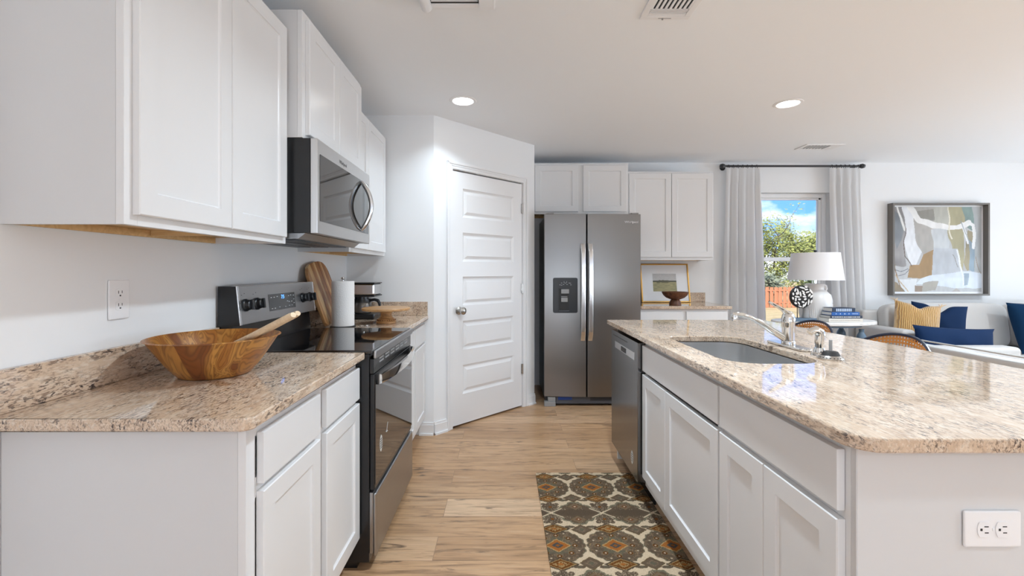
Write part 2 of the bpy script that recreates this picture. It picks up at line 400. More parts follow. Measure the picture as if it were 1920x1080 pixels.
# ------------------------------------------------------------------ room
XL, YB, ZC = -1.205, 5.0, 2.444
XR, YF = 7.2, -4.0
PY = 3.48; PA = Vector((-.5365, 3.48)); PB = Vector((.288, 4.31))
struct(MB().box(XL-.15, XR+.15, YF-.15, YB+.15, -.08, 0), 'floor', 'floor')
struct(MB().box(XL-.15, XR+.15, YF-.15, YB+.15, ZC, ZC+.12), 'ceiling', 'ceiling')
struct(MB().box(XL-.13, XL, YF-.13, YB+.13, 0, ZC), 'wall_left', 'wall')
struct(MB().box(XL, PA.x, PY, PY+.115, 0, ZC), 'wall_pantry', 'wall')
struct(MB().box(PB.x-.115, PB.x, PB.y+.02, YB, 0, ZC), 'wall_alcove', 'wall')
WX0, WX1, WZ0, WZ1 = 2.68, 3.593, .60, 2.115
struct(MB().box(PB.x, WX0, YB, YB+.16, 0, ZC).box(WX1, XR, YB, YB+.16, 0, ZC).box(WX0, WX1, YB, YB+.16, 0, WZ0).box(WX0, WX1, YB, YB+.16, WZ1, ZC).box(XL, PB.x, YB, YB+.16, 0, ZC), 'wall_back', 'wall')
struct(MB().box(XR, XR+.13, YF-.13, -.7, 0, ZC).box(XR, XR+.13, 3.9, YB+.13, 0, ZC).box(XR, XR+.13, -.7, 3.9, 0, .45).box(XR, XR+.13, -.7, 3.9, 2.25, ZC), 'wall_right', 'wall')
struct(MB().box(XL, -.6, YF-.13, YF, 0, ZC).box(1.0, 2.7, YF-.13, YF, 0, ZC).box(3.3, XR, YF-.13, YF, 0, ZC).box(-.6, 1.0, YF-.13, YF, 2.32, ZC).box(-.6, 1.0, YF-.13, YF, 0, .16).box(2.7, 3.3, YF-.13, YF, 2.32, ZC).box(2.7, 3.3, YF-.13, YF, 0, .16), 'wall_front', 'wall')
# diagonal wall with the pantry door opening (built in its own frame: x along wall, y into the pantry)
dd = (PB-PA); DL = dd.length; DA = math.atan2(dd.y, dd.x)
DM = Matrix.Translation((PA.x, PA.y, 0)) @ Matrix.Rotation(DA, 4, 'Z')
S0, S1, DH = .185, .998, 2.055
w = MB()
w.box(0, S0-.018, 0, .115, 0, ZC, mtx=DM).box(S1+.018, DL, 0, .115, 0, ZC, mtx=DM).box(S0-.018, S1+.018, 0, .115, DH+.018, ZC, mtx=DM)
struct(w, 'wall_diagonal', 'wall')
# casing + jambs
c = MB()
def casing(c, x0, x1, z0, z1):
    c.box(x0, x1, -.011, 0, z0, z1, mtx=DM)
cw = .057
for a, b in ((S0-.008-cw, S0-.008), (S1+.008, S1+.008+cw)):
    c.box(a, b, -.012, 0, 0, DH+.008+cw, .003, mtx=DM)
    c.box(a if a < S0 else b-.02, a+.02 if a < S0 else b, -.019, -.0118, 0, DH+.008+cw, .003, mtx=DM)
    c.box((a+b)/2-.006, (a+b)/2+.004, -.0155, -.0118, 0, DH+.02, .002, mtx=DM)
c.box(S0-.0085, S1+.0085, -.012, 0, DH+.008, DH+.008+cw, .003, mtx=DM)
c.box(S0-.008-cw, S1+.008+cw, -.019, -.0118, DH+.008+cw-.02, DH+.008+cw, .003, mtx=DM)
c.box(S0-.02, S1+.02, -.0155, -.0118, DH+.03, DH+.04, .002, mtx=DM)
c.box(S0-.018, S0-.004, .0005, .114, 0, DH+.017, mtx=DM).box(S1+.004, S1+.018, .0005, .114, 0, DH+.017, mtx=DM).box(S0-.004, S1+.004, .0005, .114, DH+.006, DH+.0175, mtx=DM)
struct(c, 'trim_1', 'trim')
# five panel pantry door
dr = bpy.data.objects.new('door_1', None); COL.objects.link(dr); dr['kind'] = 'structure'; dr.location = (PA.x, PA.y, 0); dr.rotation_euler = (0, 0, DA)
d = MB(); b = bmesh.new()
xs = [S0, S0+.105, S1-.105, S1]; zp = [(.255, .490), (.613, .848), (.972, 1.207), (1.329, 1.564), (1.686, 1.921)]
zs = [.016]+[q for p in zp for q in p]+[2.05]
fv = {(i, j): b.verts.new((x, .004, z)) for i, x in enumerate(xs) for j, z in enumerate(zs)}
for i in range(3):
    for j in range(len(zs)-1):
        if i == 1 and j % 2 == 1:
            x0, x1, z0, z1 = xs[1], xs[2], zs[j], zs[j+1]
            prev = [fv[(1, j)], fv[(2, j)], fv[(2, j+1)], fv[(1, j+1)]]
            for dd_, yy in ((.006, .010), (.018, .016), (.024, .016), (.042, .0075), (.046, .006)):
                cur = [b.verts.new(p) for p in ((x0+dd_, yy, z0+dd_), (x1-dd_, yy, z0+dd_), (x1-dd_, yy, z1-dd_), (x0+dd_, yy, z1-dd_))]
                for q in range(4): b.faces.new((prev[q], prev[(q+1) % 4], cur[(q+1) % 4], cur[q]))
                prev = cur
            b.faces.new(prev)
        else: b.faces.new((fv[(i, j)], fv[(i+1, j)], fv[(i+1, j+1)], fv[(i, j+1)]))
d.merge(b); d.box(S0, S1, .018, .038, .016, 2.05)
for a in ((S0, S0+.0005), (S1-.0005, S1)): d.box(a[0], a[1], .004, .02, .016, 2.05)
d.box(S0, S1, .004, .02, .0155, .016).box(S0, S1, .004, .02, 2.05, 2.0505)
d.build('door_leaf', 'trim', dr, off=False, smooth=20)
kb = MB().lathe([(0, 0), (.032, 0), (.033, .006), (.014, .012), (.012, .028), (.024, .036), (.031, .050), (.029, .064), (.016, .072), (0, .074)], 24, mtx=Matrix.Translation((S0+.062, .004, .934)) @ Matrix.Rotation(PI/2, 4, 'X'))
kb.build('door_knob', 'nickel', dr, off=False)
for z in (1.825, 1.092, .353):
    h = MB().tube([(S1+.003, -.004, z-.045), (S1+.003, -.004, z+.045)], .0065, 10).box(S1-.012, S1+.0035, -.001, .004, z-.044, z+.044)
    h.build('hinge', 'nickel', dr, off=False)
# baseboards
def bb(mb, L, mtx):
    mb.prism([(0, 0), (L, 0), (L, -.014), (0, -.014)], .0, .078, mtx=mtx); mb.prism([(0, 0), (L, 0), (L, -.009), (0, -.009)], .078, .095, bev=0, mtx=mtx)
    mb.prism([(0, 0), (L, 0), (L, -.024), (0, -.024)], 0, .014, mtx=mtx); return mb
struct(bb(MB(), .11, Matrix.Translation((PA.x-.11, PY, 0))), 'baseboard_pantry', 'trim')
s = bb(MB(), S0-.008-cw, DM); bb(s, DL-(S1+.008+cw), DM @ Matrix.Translation((S1+.008+cw, 0, 0))); struct(s, 'baseboard_diagonal', 'trim')
struct(bb(MB(), XR-2.2, Matrix.Translation((2.2, YB, 0))), 'baseboard_back', 'trim')
s = MB(); bb(s, YB-YF, Matrix.Translation((XR, YB, 0)) @ Matrix.Rotation(-PI/2, 4, 'Z')); struct(s, 'baseboard_right', 'trim')
s = MB(); bb(s, 5.0, Matrix.Translation((XL, YF, 0)) @ Matrix.Rotation(PI/2, 4, 'Z')); struct(s, 'baseboard_left', 'trim')

# windows
def window(name, x0, x1, z0, z1, mtx, mull=()):
    r = bpy.data.objects.new(name, None); COL.objects.link(r); r['kind'] = 'structure'
    f = MB(); y0, y1 = .075, .14; t = .045
    for a, b_ in ((x0, x0+t), (x1-t, x1)): f.box(a, b_, y0, y1, z0, z1, .004, mtx=mtx)
    f.box(x0+t, x1-t, y0, y1, z0, z0+t, .004, mtx=mtx).box(x0+t, x1-t, y0, y1, z1-t, z1, .004, mtx=mtx)
    f.box(x0+t, x0+t+.028, y0+.02, y1-.005, z0+t, z1-t, .003, mtx=mtx).box(x1-t-.028, x1-t, y0+.02, y1-.005, z0+t, z1-t, .003, mtx=mtx)
    f.box(x0+t, x1-t, y0+.02, y1-.005, z1-t-.02, z1-t, .003, mtx=mtx)
    for q in mull: f.box(q-.03, q+.03, y0, y1, z0+t, z1-t, .004, mtx=mtx)
    zm = z0+(z1-z0)*.511 if not mull else None
    if zm: f.box(x0+t, x1-t, y0+.01, y1-.005, zm-.022, zm+.022, .004, mtx=mtx)
    f.build('window_frame', 'vinyl', r, off=False)
    MB().box(x0+t, x1-t, .112, .116, z0+t, z1-t, mtx=mtx).build('window_pane', 'glass', r, off=False, smooth=0)
    MB().box(x0-.03, x1+.03, -.035, .075, z0-.02, z0+.002, .004, mtx=mtx).build('window_sill', 'trim', r, off=False)
    return r
window('window_1', WX0+.001, WX1-.001, WZ0+.021, WZ1-.001, Matrix.Translation((0, YB, 0)))
window('window_2', -.599+.6, .999+.6, .181, 2.319, Matrix.Translation((1.0, YF, 0)) @ Matrix.Rotation(PI, 4, 'Z'), (.8,))
window('window_4', .001, .599, .181, 2.319, Matrix.Translation((3.3, YF, 0)) @ Matrix.Rotation(PI, 4, 'Z'))
window('window_3', -.699, 3.899, .471, 2.249, Matrix.Translation((XR, 3.2, 0)) @ Matrix.Rotation(-PI/2, 4, 'Z'), (.8, 2.4))

# ------------------------------------------------------------------ ceiling fixtures
lt = thing('recessed_light', 'round recessed ceiling light glowing above the pantry door', 'ceiling light', (-.287, 3.185, ZC), 0, 'recessed ceiling lights')
MB().lathe([(.070, -.001), (.074, -.006), (.092, -.004), (.096, -.0005), (.07, -.0005)], 40).build('trim_ring', 'plastic', lt, off=False)
MB().lathe([(0, -.004), (.055, -.0045), (.0695, -.002)], 40).build('lens', 'lens', lt, off=False)
ld = bpy.data.lights.new('lamp_glow', 'AREA'); ld.shape = 'DISK'; ld.size = .13; ld.energy = 3.2; ld.spread = math.radians(125); ld.color = (.75, .89, 1)
lo = bpy.data.objects.new('lamp_glow', ld); COL.objects.link(lo); lo.parent = lt; lo.location = (0, 0, -.012)
dup(lt, (2.02, 3.235, ZC), label='round recessed ceiling light over the far end of the island, nearer the window')
ld2 = ld.copy(); ld2.energy = 15.5; ld2.spread = math.radians(150)
for x, y in ((.5, 1.72), (3.0, .2), (.9, -2.2), (3.45, 2.75), (5.4, 2.7), (5.2, .2), (3.5, .2)):  # extra lamps added out of view to brighten floor, sofas and curtains
    q = dup(lt, (x, y, ZC), label='unseen round recessed ceiling light added as fill for the room')
    for ch in q.children:
        if ch.type == 'LIGHT': ch.data = ld2
def vent(loc, rz, L, Wd, label):
    v = thing('ceiling_vent', label, 'vent', loc, rz, 'ceiling air vents')
    f = MB(); b = .03
    f.box(-L/2, L/2, -Wd/2, -Wd/2+b, -.008, 0, .003).box(-L/2, L/2, Wd/2-b, Wd/2, -.008, 0, .003)
    f.box(-L/2, -L/2+b, -Wd/2+b, Wd/2-b, -.008, 0, .003).box(L/2-b, L/2, -Wd/2+b, Wd/2-b, -.008, 0, .003)
    f.build('frame', 'plastic', v, off=False)
    MB().box(-L/2+b, L/2-b, -Wd/2+b, Wd/2-b, -.0015, -.0003).build('backing', 'slot', v, off=False)
    return v
v = vent((.752, 1.995, ZC), 0, .232, .30, 'white ceiling register with open dark louvres, right of the other vent at the top edge')
s = MB()
for k in range(9): s.box(-.084+k*.021-.0055, -.084+k*.021+.0055, -.115, .062, -.007, -.002, mtx=None)
s.box(-.084, .084, .066, .072, -.007, -.002).box(-.084, .084, .078, .084, -.007, -.002).box(-.084, .084, .09, .096, -.007, -.002).box(-.086, .086, .1, .119, -.007, -.002)
s.build('louvre', 'plastic', v, off=False)
MB().box(-.03, .03, .134, .137, -.0095, -.008).lathe([(0, -.016), (.004, -.015), (.004, -.008)], 12, c=(-.01, .136, 0)).build('damper_lever', 'greyp', v, off=False)
v = vent((-.205, 1.90, ZC), 0, .332, .30, 'white rounded ceiling fixture with slatted middle, above the range side of the aisle')
s = MB()
for k in range(8): s.box(-.115, .09, -.10+k*.027, -.092+k*.027, -.009, -.001)
s.build('louvre', 'plastic', v, off=False)
MB().box(.095, .163, -.148, .136, -.026, -.0082, .006).build('end_cap', 'plastic', v, off=False)
MB().tube([(-.14, -.14, -.016), (-.14, .13, -.016)], .024, 16).build('end_cap', 'plastic', v, off=False)
v = vent((3.02, 4.36, ZC), 0, .36, .19, 'white ceiling register near the curtained window')
s = MB()
for k in range(7): s.box(-.14+k*.03, -.128+k*.03, -.066, .066, -.006, -.002)
s.box(.07, .15, -.066, .066, -.0075, -.002).lathe([(0, -.012), (.006, -.011), (.006, -.007)], 12, c=(.1, .0, 0)); s.build('louvre', 'plastic', v, off=False)

# ------------------------------------------------------------------ cabinets (local: x along the run, front at y=0 facing -y)
def cabinet(name, label, loc, rz, wd, dp, z0, z1, fronts, kind='base', group=None, underside=True, ends=()):
    r = thing(name, label, 'cabinet', loc, rz, group)
    cb = MB()
    if kind == 'base':
        cb.box(.001, wd-.001, .02, dp, .11, z1); cb.box(.001, wd-.001, .078, dp, .0, .11)
        for e_ in ends: cb.box(0 if e_ == 0 else wd-.012, .012 if e_ == 0 else wd, .02, dp, 0, z1, .001)
    else:
        t_ = .016
        cb.box(0, t_, .02, dp, z0, z1).box(wd-t_, wd, .02, dp, z0, z1).box(t_, wd-t_, .02, dp, z1-t_, z1).box(t_, wd-t_, dp-.006, dp, z0+.02, z1-t_).box(t_, wd-t_, .02, .024, z0+.03, z1-t_)
    cb.build('body', 'cab_side_shaded', r, off=False, smooth=0)
    ff = MB(); zz0 = .11 if kind == 'base' else z0; fs = .04
    ff.box(0, fs, 0, .0198, zz0, z1, .001).box(wd-fs, wd, 0, .0198, zz0, z1, .001).box(fs, wd-fs, 0, .0198, z1-fs, z1).box(fs, wd-fs, 0, .0198, zz0, zz0+.042)
    mids = sorted({round(b_[2], 3) for b_ in fronts if b_[0] == 'drawer'})
    if kind == 'base' and mids: ff.box(fs, wd-fs, 0, .0198, .69, .74)
    xsp = sorted(b_[1] for b_ in fronts if b_[0] != 'none')
    for b_ in {round(q[1], 3): q for q in fronts}.values():
        if b_[1] > .1: ff.box(b_[1]-.055, b_[1]+.02, .0005, .0195, zz0+.042, z1-fs)
    ff.build('face_frame', 'cab', r, off=False, smooth=0)
    if kind != 'base' and underside:
        MB().box(.0165, wd-.0165, .0245, dp-.0005, z0+.024, z0+.029).box(.0165, wd-.0165, dp-.018, dp-.0065, z0+.001, z0+.0235).box(wd*.55, wd*.55+.018, .03, dp-.02, z0+.006, z0+.0235).build('underside', 'ply', r, off=False, smooth=0)
    for f in fronts:
        kd, x0, a0, x1, a1 = f
        if kd == 'door': MB().shaker(x0, x1, a0, a1, -.0006).build('door', 'cab', r, off=False, smooth=12)
        elif kd == 'drawer': MB().box(x0, x1, -.0196, -.0006, a0, a1, .003, 2).build('drawer_front', 'cab', r, off=False, smooth=40)
        elif kd == 'false': MB().box(x0, x1, -.0196, -.0006, a0, a1, .003, 2).build('false_front', 'cab', r, off=False, smooth=40)
    return r
R90 = PI/2
xf = -.617
# left base by the camera: Y 1.098 .. 1.893
cabinet('base_cabinet', 'white base cabinet under the wooden salad bowl, left foreground', (xf, 1.088, 0), R90, .804, 1.205-.617-.002, 0, .8835,
        [('drawer', .044, .723, .396, .852), ('drawer', .447, .723, .798, .852), ('door', .044, .145, .396, .705), ('door', .447, .145, .798, .705)], ends=(0,))
cabinet('base_cabinet', 'white base cabinet in the corner beyond the range, under the cake stand', (xf, 2.664, 0), R90, .813, 1.205-.617-.002, 0, .8835,
        [('drawer', .012, .723, .41, .852), ('drawer', .43, .723, .80, .852), ('door', .012, .145, .41, .705), ('door', .43, .145, .80, .705)])
# uppers on left wall
xu = -.905
cabinet('wall_cabinet', 'white two-door wall cabinet nearest the camera, above the salad bowl', (xu, 1.083, 0), R90, .802, 1.205-.905-.002, 1.365, 2.262,
        [('door', .024, 1.390, .400, 2.245), ('door', .403, 1.390, .776, 2.245)], 'wall')
cabinet('wall_cabinet', 'white two-door wall cabinet directly above the microwave', (-.838, 1.888, 0), R90, .764, 1.205-.838-.002, 1.808, 2.338,
        [('door', .031, 1.826, .378, 2.308), ('door', .381, 1.826, .727, 2.308)], 'wall', underside=False)
cabinet('wall_cabinet', 'white wall cabinet in the corner beyond the microwave', (xu, 2.655, 0), R90, .80, 1.205-.905-.002, 1.365, 2.262,
        [('door', .035, 1.390, .316, 2.245), ('door', .321, 1.390, .752, 2.245)], 'wall')
# back wall
cabinet('wall_cabinet', 'short white two-door wall cabinet above the refrigerator', (.291, 4.62, 0), 0, .969, .378, 1.83, 2.345,
        [('door', .022, 1.853, .458, 2.322), ('door', .510, 1.853, .950, 2.322)], 'wall')
cabinet('wall_cabinet', 'white two-door wall cabinet right of the refrigerator, above the landscape picture', (1.2635, 4.69, 0), 0, .895, .308, 1.364, 2.277,
        [('door', .022, 1.394, .455, 2.257), ('door', .460, 1.394, .882, 2.257)], 'wall')
cabinet('base_cabinet', 'white base cabinet right of the refrigerator, under the pedestal bowl', (1.29, 4.415, 0), 0, .882, .583, 0, .8835,
        [('drawer', .02, .723, .435, .858), ('drawer', .475, .723, .862, .858), ('door', .02, .145, .435, .705), ('door', .475, .145, .862, .705)])
# island cabinets, front faces -X
xi = .754
ci = cabinet('base_cabinet', 'white island sink cabinet with one wide false front over two doors', (xi, 2.425, 0), -R90, .862, .60, 0, .66,
        [('false', .006, .723, .858, .858), ('door', .006, .157, .345, .705), ('door', .348, .157, .858, .705)])
cabinet('base_cabinet', 'white island cabinet nearest the camera with one wide drawer over two doors', (xi, 1.560, 0), -R90, .571, .60, 0, .8835,
        [('drawer', .006, .723, .556, .860), ('door', .006, .157, .268, .705), ('door', .271, .157, .556, .705)])
# raise the sink cabinet's frame to the counter (open top for the bowl)
f = MB().box(0, .04, 0, .0198, .66, .8835).box(.822, .862, 0, .0198, .66, .8835).box(.04, .822, 0, .0198, .843, .8835).box(.001, .018, .02, .60, .66, .8835).box(.844, .861, .02, .60, .66, .8835)
f.build('upper_frame', 'cab', ci, off=False, smooth=0)
# island end panels and back
ie = thing('island_panel', 'plain white end panel of the island facing the camera', 'panel', (xi, .974, 0))
MB().box(xi, 1.50, .974, .9885, 0, .8835, .001).box(xi+.002, xi+.05, .9735, .974, .1, .8835).build('board', 'cab_side_shaded', ie, smooth=0)
tag(MB().box(xi+.004, 1.50, 3.03, 3.05, 0, .8835, .001).build('island_panel', 'cab_side_shaded', smooth=0), 'white end panel of the island beyond the dishwasher', 'panel')
tag(MB().box(1.4, 1.42, .9895, 3.029, 0, .8835).build('island_panel', 'cab_side_shaded', smooth=0), 'white back panel of the island on the stool side', 'panel')

# ------------------------------------------------------------------ counter tops
def slab(mb, outer, inner, z0, z1, ins=.004):
    b = bmesh.new()
    def cen(P): return (sum(p[0] for p in P)/len(P), sum(p[1] for p in P)/len(P))
    def inset(P, d):
        n = len(P); R = []
        for i in range(n):
            a, q, c = Vector(P[i-1]), Vector(P[i]), Vector(P[(i+1) % n])
            t_ = (c-a); 
            if t_.length < 1e-9: R.append(P[i]); continue
            nrm = Vector((-t_.y, t_.x)).normalized(); R.append((q.x+nrm.x*d, q.y+nrm.y*d))
        return R
    def loops(P, sgn):
        prof = [(ins, z1), (ins*.3, z1-ins*.3), (0, z1-ins), (0, z0+ins), (ins, z0)]
        L = [[b.verts.new((x, y, z)) for x, y in inset(P, sgn*i_)] for i_, z in prof]
        for p, q in zip(L, L[1:]):
            for j in range(len(p)): b.faces.new((p[j], p[(j+1) % len(p)], q[(j+1) % len(p)], q[j]))
        return L
    LL = [loops(outer, 1)]+([loops(inner, -1)] if inner else [])
    for idx in (0, -1):
        ed = []
        for L in LL:
            vs = L[idx]
            for j in range(len(vs)): ed.append(b.edges.get((vs[j], vs[(j+1) % len(vs)])))
        bmesh.ops.triangle_fill(b, edges=ed, use_beauty=True)
    bmesh.ops.recalc_face_normals(b, faces=b.faces[:])
    return mb.merge(b)
CT = .914; CB = .884
ct = thing('countertop', 'speckled tan granite countertop under the salad bowl, left foreground', 'countertop', (-.9, 1.45, CB))
slab(MB(), rrect(XL+.001, -.580, 1.04, 1.894, [.002, .03, .002, .002]), None, CB, CT).build('slab', 'granite', ct, smooth=15)
MB().box(XL+.001, XL+.021, 1.045, 1.894, CT+.0003, CT+.104, .002).build('backsplash', 'granite', ct)
ct = thing('countertop', 'speckled tan granite countertop in the corner beyond the range', 'countertop', (-.9, 3.0, CB))
slab(MB(), rrect(XL+.001, -.580, 2.664, PY-.001, .002), None, CB, CT).build('slab', 'granite', ct, smooth=15)
MB().box(XL+.001, XL+.021, 2.664, PY-.022, CT+.0003, CT+.104, .002).build('backsplash', 'granite', ct)
MB().box(XL+.001, -.582, PY-.021, PY-.001, CT+.0003, CT+.104, .002).build('backsplash', 'granite', ct)
ct = thing('countertop', 'grey speckled granite countertop right of the refrigerator', 'countertop', (1.75, 4.7, CB))
slab(MB(), rrect(1.285, 2.205, 4.38, YB-.001, [.002, .02, .002, .002]), None, CB, CT).build('slab', 'granite', ct, smooth=15)
MB().box(1.285, 2.203, YB-.021, YB-.001, CT+.0003, CT+.102, .002).build('backsplash', 'granite', ct)
hole = rrect(.838, 1.205, 1.665, 2.365, [.12, .13, .11, .07], 10)
ct = thing('countertop', 'large polished beige granite island countertop with the sink cut-out', 'countertop', (1.25, 2.0, CB))
slab(MB(), rrect(.714, 1.797, .917, 3.16, [.062, .05, .03, .012], 10), hole, CB, CT).build('slab', 'granite', ct, smooth=15)
# sink bowl
sk = thing('kitchen_sink', 'undermount stainless steel sink set in the island countertop', 'sink', (1.02, 2.0, .70))
b = bmesh.new(); L = []
for ins_, z in ((-.012, .8832), (.002, .8832), (.003, .87), (.006, .74), (.02, .706), (.05, .695)):
    P = rrect(.838+ins_, 1.205-ins_, 1.665+ins_, 2.365-ins_, [max(.03, r_-ins_) for r_ in (.12, .13, .11, .07)], 10); L.append([b.verts.new((x, y, z)) for x, y in P])
for p, q in zip(L, L[1:]):
    for j in range(len(p)): b.faces.new((p[j], p[(j+1) % len(p)], q[(j+1) % len(p)], q[j]))
b.faces.new(L[-1]); bmesh.ops.recalc_face_normals(b, faces=b.faces[:]); bmesh.ops.reverse_faces(b, faces=b.faces[:])
MB().merge(b).build('basin', 'steel_sink', sk, smooth=40)
MB().lathe([(0, .001), (.03, .002), (.045, .004), (.05, .002)], 24, c=(1.02, 2.0, .6955)).build('drain', 'chrome', sk)

# ------------------------------------------------------------------ faucet set
fa = thing('kitchen_faucet', 'chrome single lever kitchen faucet with long spout behind the sink', 'faucet', (1.272, 2.035, CT+.0005))
p = rrect(-.028, .028, -.135, .135, .027, 8); p2 = [(1.272+x, 2.035+y) for x, y in p]
MB().prism(p2, CT+.0005, CT+.012, .004).build('base_plate', 'chrome', fa)
MB().lathe([(.0, 0), (.028, 0), (.0275, .012), (.025, .016), (.025, .072), (.026, .078), (.0265, .095), (.028, .098), (.0275, .115), (.024, .13), (.017, .142), (.008, .148), (0, .149)], 32, c=(1.272, 2.035, CT+.0125)).build('body', 'chrome', fa)
sp_ = [(1.262, 2.035, .945), (1.238, 2.034, .962), (1.20, 2.033, .985), (1.15, 2.031, 1.018), (1.10, 2.03, 1.045), (1.065, 2.03, 1.056), (1.04, 2.03, 1.058), (1.027, 2.03, 1.056)]
MB().tube(sp_, [.014, .0145, .014, .013, .012, .0115, .0115, .011], 14, flat=1.0).build('spout', 'chrome', fa)
MB().lathe([(0, 0), (.0125, 0), (.0135, .006), (.0135, .024), (.011, .03), (0, .031)], 20, c=(1.027, 2.03, 1.029)).build('aerator', 'chrome', fa)
lv = [(1.272, 2.035, 1.052), (1.262, 2.034, 1.066), (1.245, 2.033, 1.08), (1.222, 2.032, 1.094), (1.198, 2.03, 1.106), (1.183, 2.03, 1.116)]
MB().tube(lv, [.022, .019, .0135, .011, .0105, .007], 12, flat=.62).build('lever', 'chrome', fa)
spr = thing('side_sprayer', 'chrome pull-out side sprayer beside the faucet', 'sprayer', (1.272, 1.835, CT+.0005))
MB().lathe([(0, 0), (.031, 0), (.030, .006), (.022, .012), (.018, .03), (.016, .03), (0, .03)], 24, c=(1.272, 1.835, CT+.0005)).build('collar', 'chrome', spr)
MB().tube([(1.272, 1.835, .945), (1.273, 1.835, .965), (1.276, 1.835, .99), (1.272, 1.835, 1.006), (1.258, 1.835, 1.015), (1.243, 1.835, 1.012), (1.232, 1.835, 1.003)], [.0155, .0175, .019, .019, .0165, .013, .0135], 16).build('handle', 'chrome', spr)
ss = thing('sink_strainer', 'upturned sink basket strainer with a black rubber seal and centre post', 'strainer', (1.26, 1.755, CT+.0005))
MB().lathe([(0, 0), (.044, 0), (.045, .003), (.042, .005), (.036, .010), (.033, .014), (0, .014)], 32, c=(1.26, 1.755, CT+.0005)).build('basket', 'nickel', ss)
MB().lathe([(0, 0), (.031, 0), (.024, .014), (.014, .016), (0, .016)], 32, c=(1.26, 1.755, CT+.0147)).build('seal', 'stopblack', ss)
MB().lathe([(0, 0), (.006, 0), (.006, .042), (0, .043)], 14, c=(1.26, 1.755, CT+.031)).build('post', 'greyp', ss)
sd = MB()
for k in range(20):
    a = 2*PI*k/20; x, y = 1.26+.0385*math.cos(a), 1.755+.0385*math.sin(a)
    sd.lathe([(0, 0), (.0028, .0003), (0, .0006)], 8, c=(x, y, CT+.0082))
sd.build('slot_ring', 'slot', ss)

# ------------------------------------------------------------------ outlets (local facing -y)
def outlet(label, loc, rz, roll):
    o = thing('wall_outlet', label, 'outlet', loc, rz, 'duplex outlets')
    mt = Matrix.Rotation(roll, 4, 'Y')
    MB().box(-.0385, .0385, -.006, -.0003, -.061, .061, .004, 2, mtx=mt).build('cover_plate', 'plastic', o, off=False)
    for z in (.0195, -.0195):
        P = []
        for k in range(24):
            a = 2*PI*k/24; P.append((max(-.0165, min(.0165, .0175*math.cos(a)*1.25)), .0155*math.sin(a)))
        f = MB().prism(P, 0, .0013, .0004, mtx=mt @ Matrix.Translation((0, -.0062, z)) @ RX90)
        rc = f.build('receptacle', 'plastic', o, off=False)
        MB().box(-.0075, -.0055, -.0079, -.0074, z-.001, z+.008, mtx=mt).box(.0055, .0075, -.0079, -.0074, z, z+.008, mtx=mt).box(-.0025, .0025, -.0079, -.0074, z-.0095, z-.005, .0, mtx=mt).build('slot', 'slot', rc, off=False, smooth=0)
    MB().lathe([(0, 0), (.003, 0), (.003, .001), (0, .0014)], 12, mtx=mt @ Matrix.Translation((0, -.006, 0)) @ RX90).build('screw', 'plastic', o, off=False)
    return o
outlet('white duplex outlet on the wall above the left countertop', (XL, 1.42, 1.164), R90, 0)
outlet('white duplex outlet turned sideways on the island end panel', (1.041, .974, .703), 0, PI/2)

# ------------------------------------------------------------------ range
rg = thing('kitchen_range', 'freestanding stainless steel electric range with black glass cooktop', 'range', (-.87, 2.28, 0))
Y0, Y1 = 1.8985, 2.6605
MB().box(-1.195, -.563, Y0, Y1, .035, .905, .003).box(-1.15, -.62, Y0+.02, Y1-.02, 0, .0345).build('body', 'black', rg)
ckt = MB().box(-1.12, -.548, Y0, Y1, .9055, .921, .005).build('cooktop', 'glassblack', rg)
bz = MB(); bz.box(-.5475, -.533, Y0+.004, Y1-.004, .885, .9195, .006, 3).build('front_trim', 'steel_h', rg)
MB().box(-.5625, -.545, Y0+.004, Y1-.004, .822, .884, .003).build('vent_strip', 'black', rg)
vs = MB()
for k in range(6):
    y = Y0+.09+k*.1; vs.box(-.5448, -.5442, y, y+.07, .853, .860); vs.box(-.5448, -.5442, y, y+.07, .868, .875)
vs.build('vent_slots', 'greyp', rg)
od = MB().box(-.5625, -.541, Y0+.006, Y1-.006, .335, .820, .005).build('oven_door', 'black', rg)
MB().box(-.5408, -.538, Y0+.010, Y1-.010, .355, .785, .001).build('door_glass', 'ovenglass', od)
hp = []
for k in range(13):
    u = k/12; hp.append((-.522+.030*math.sin(PI*u)**.8, Y0+.03+u*(Y1-Y0-.06), .795))
hb = bmesh.new(); ring = []
for x, y, z in hp: ring.append([hb.verts.new(q) for q in ((x-.006, y, z-.021), (x+.004, y, z-.019), (x+.006, y, z), (x+.004, y, z+.019), (x-.006, y, z+.021))])
for p_, q_ in zip(ring, ring[1:]):
    for j in range(5): hb.faces.new((p_[j], p_[(j+1) % 5], q_[(j+1) % 5], q_[j]))
hb.faces.new(ring[0]); hb.faces.new(ring[-1]); bmesh.ops.recalc_face_normals(hb, faces=hb.faces[:])
MB().merge(hb).build('handle', 'chrome', od, smooth=50)
for y in (Y0+.022, Y1-.05): MB().box(-.5375, -.5285, y, y+.028, .772, .818, .003).build('handle_mount', 'blackp', od)
def sticker_oval(parent, c, ry, rz, face='x', name='sticker'):
    s = MB(); P = [(ry*math.cos(2*PI*k/24), rz*math.sin(2*PI*k/24)) for k in range(24)]
    s.prism(P, 0, .0004, mtx=Matrix.Translation(c) @ Matrix.Rotation(PI/2 if face == 'x' else -PI/2, 4, 'Z') @ RX90)
    return s.build(name, 'sticker', parent, smooth=0)
st = sticker_oval(od, (-.5377, 1.99, .5), .021, .036)
sl = MB()
for k, wd in enumerate((.012, .016, .016, .016, .012)): sl.box(-.5372, -.5370, 1.99-wd, 1.99+wd, .481+k*.0095-.0022, .481+k*.0095+.0022)
sl.build('printing', 'slot', st, smooth=0)
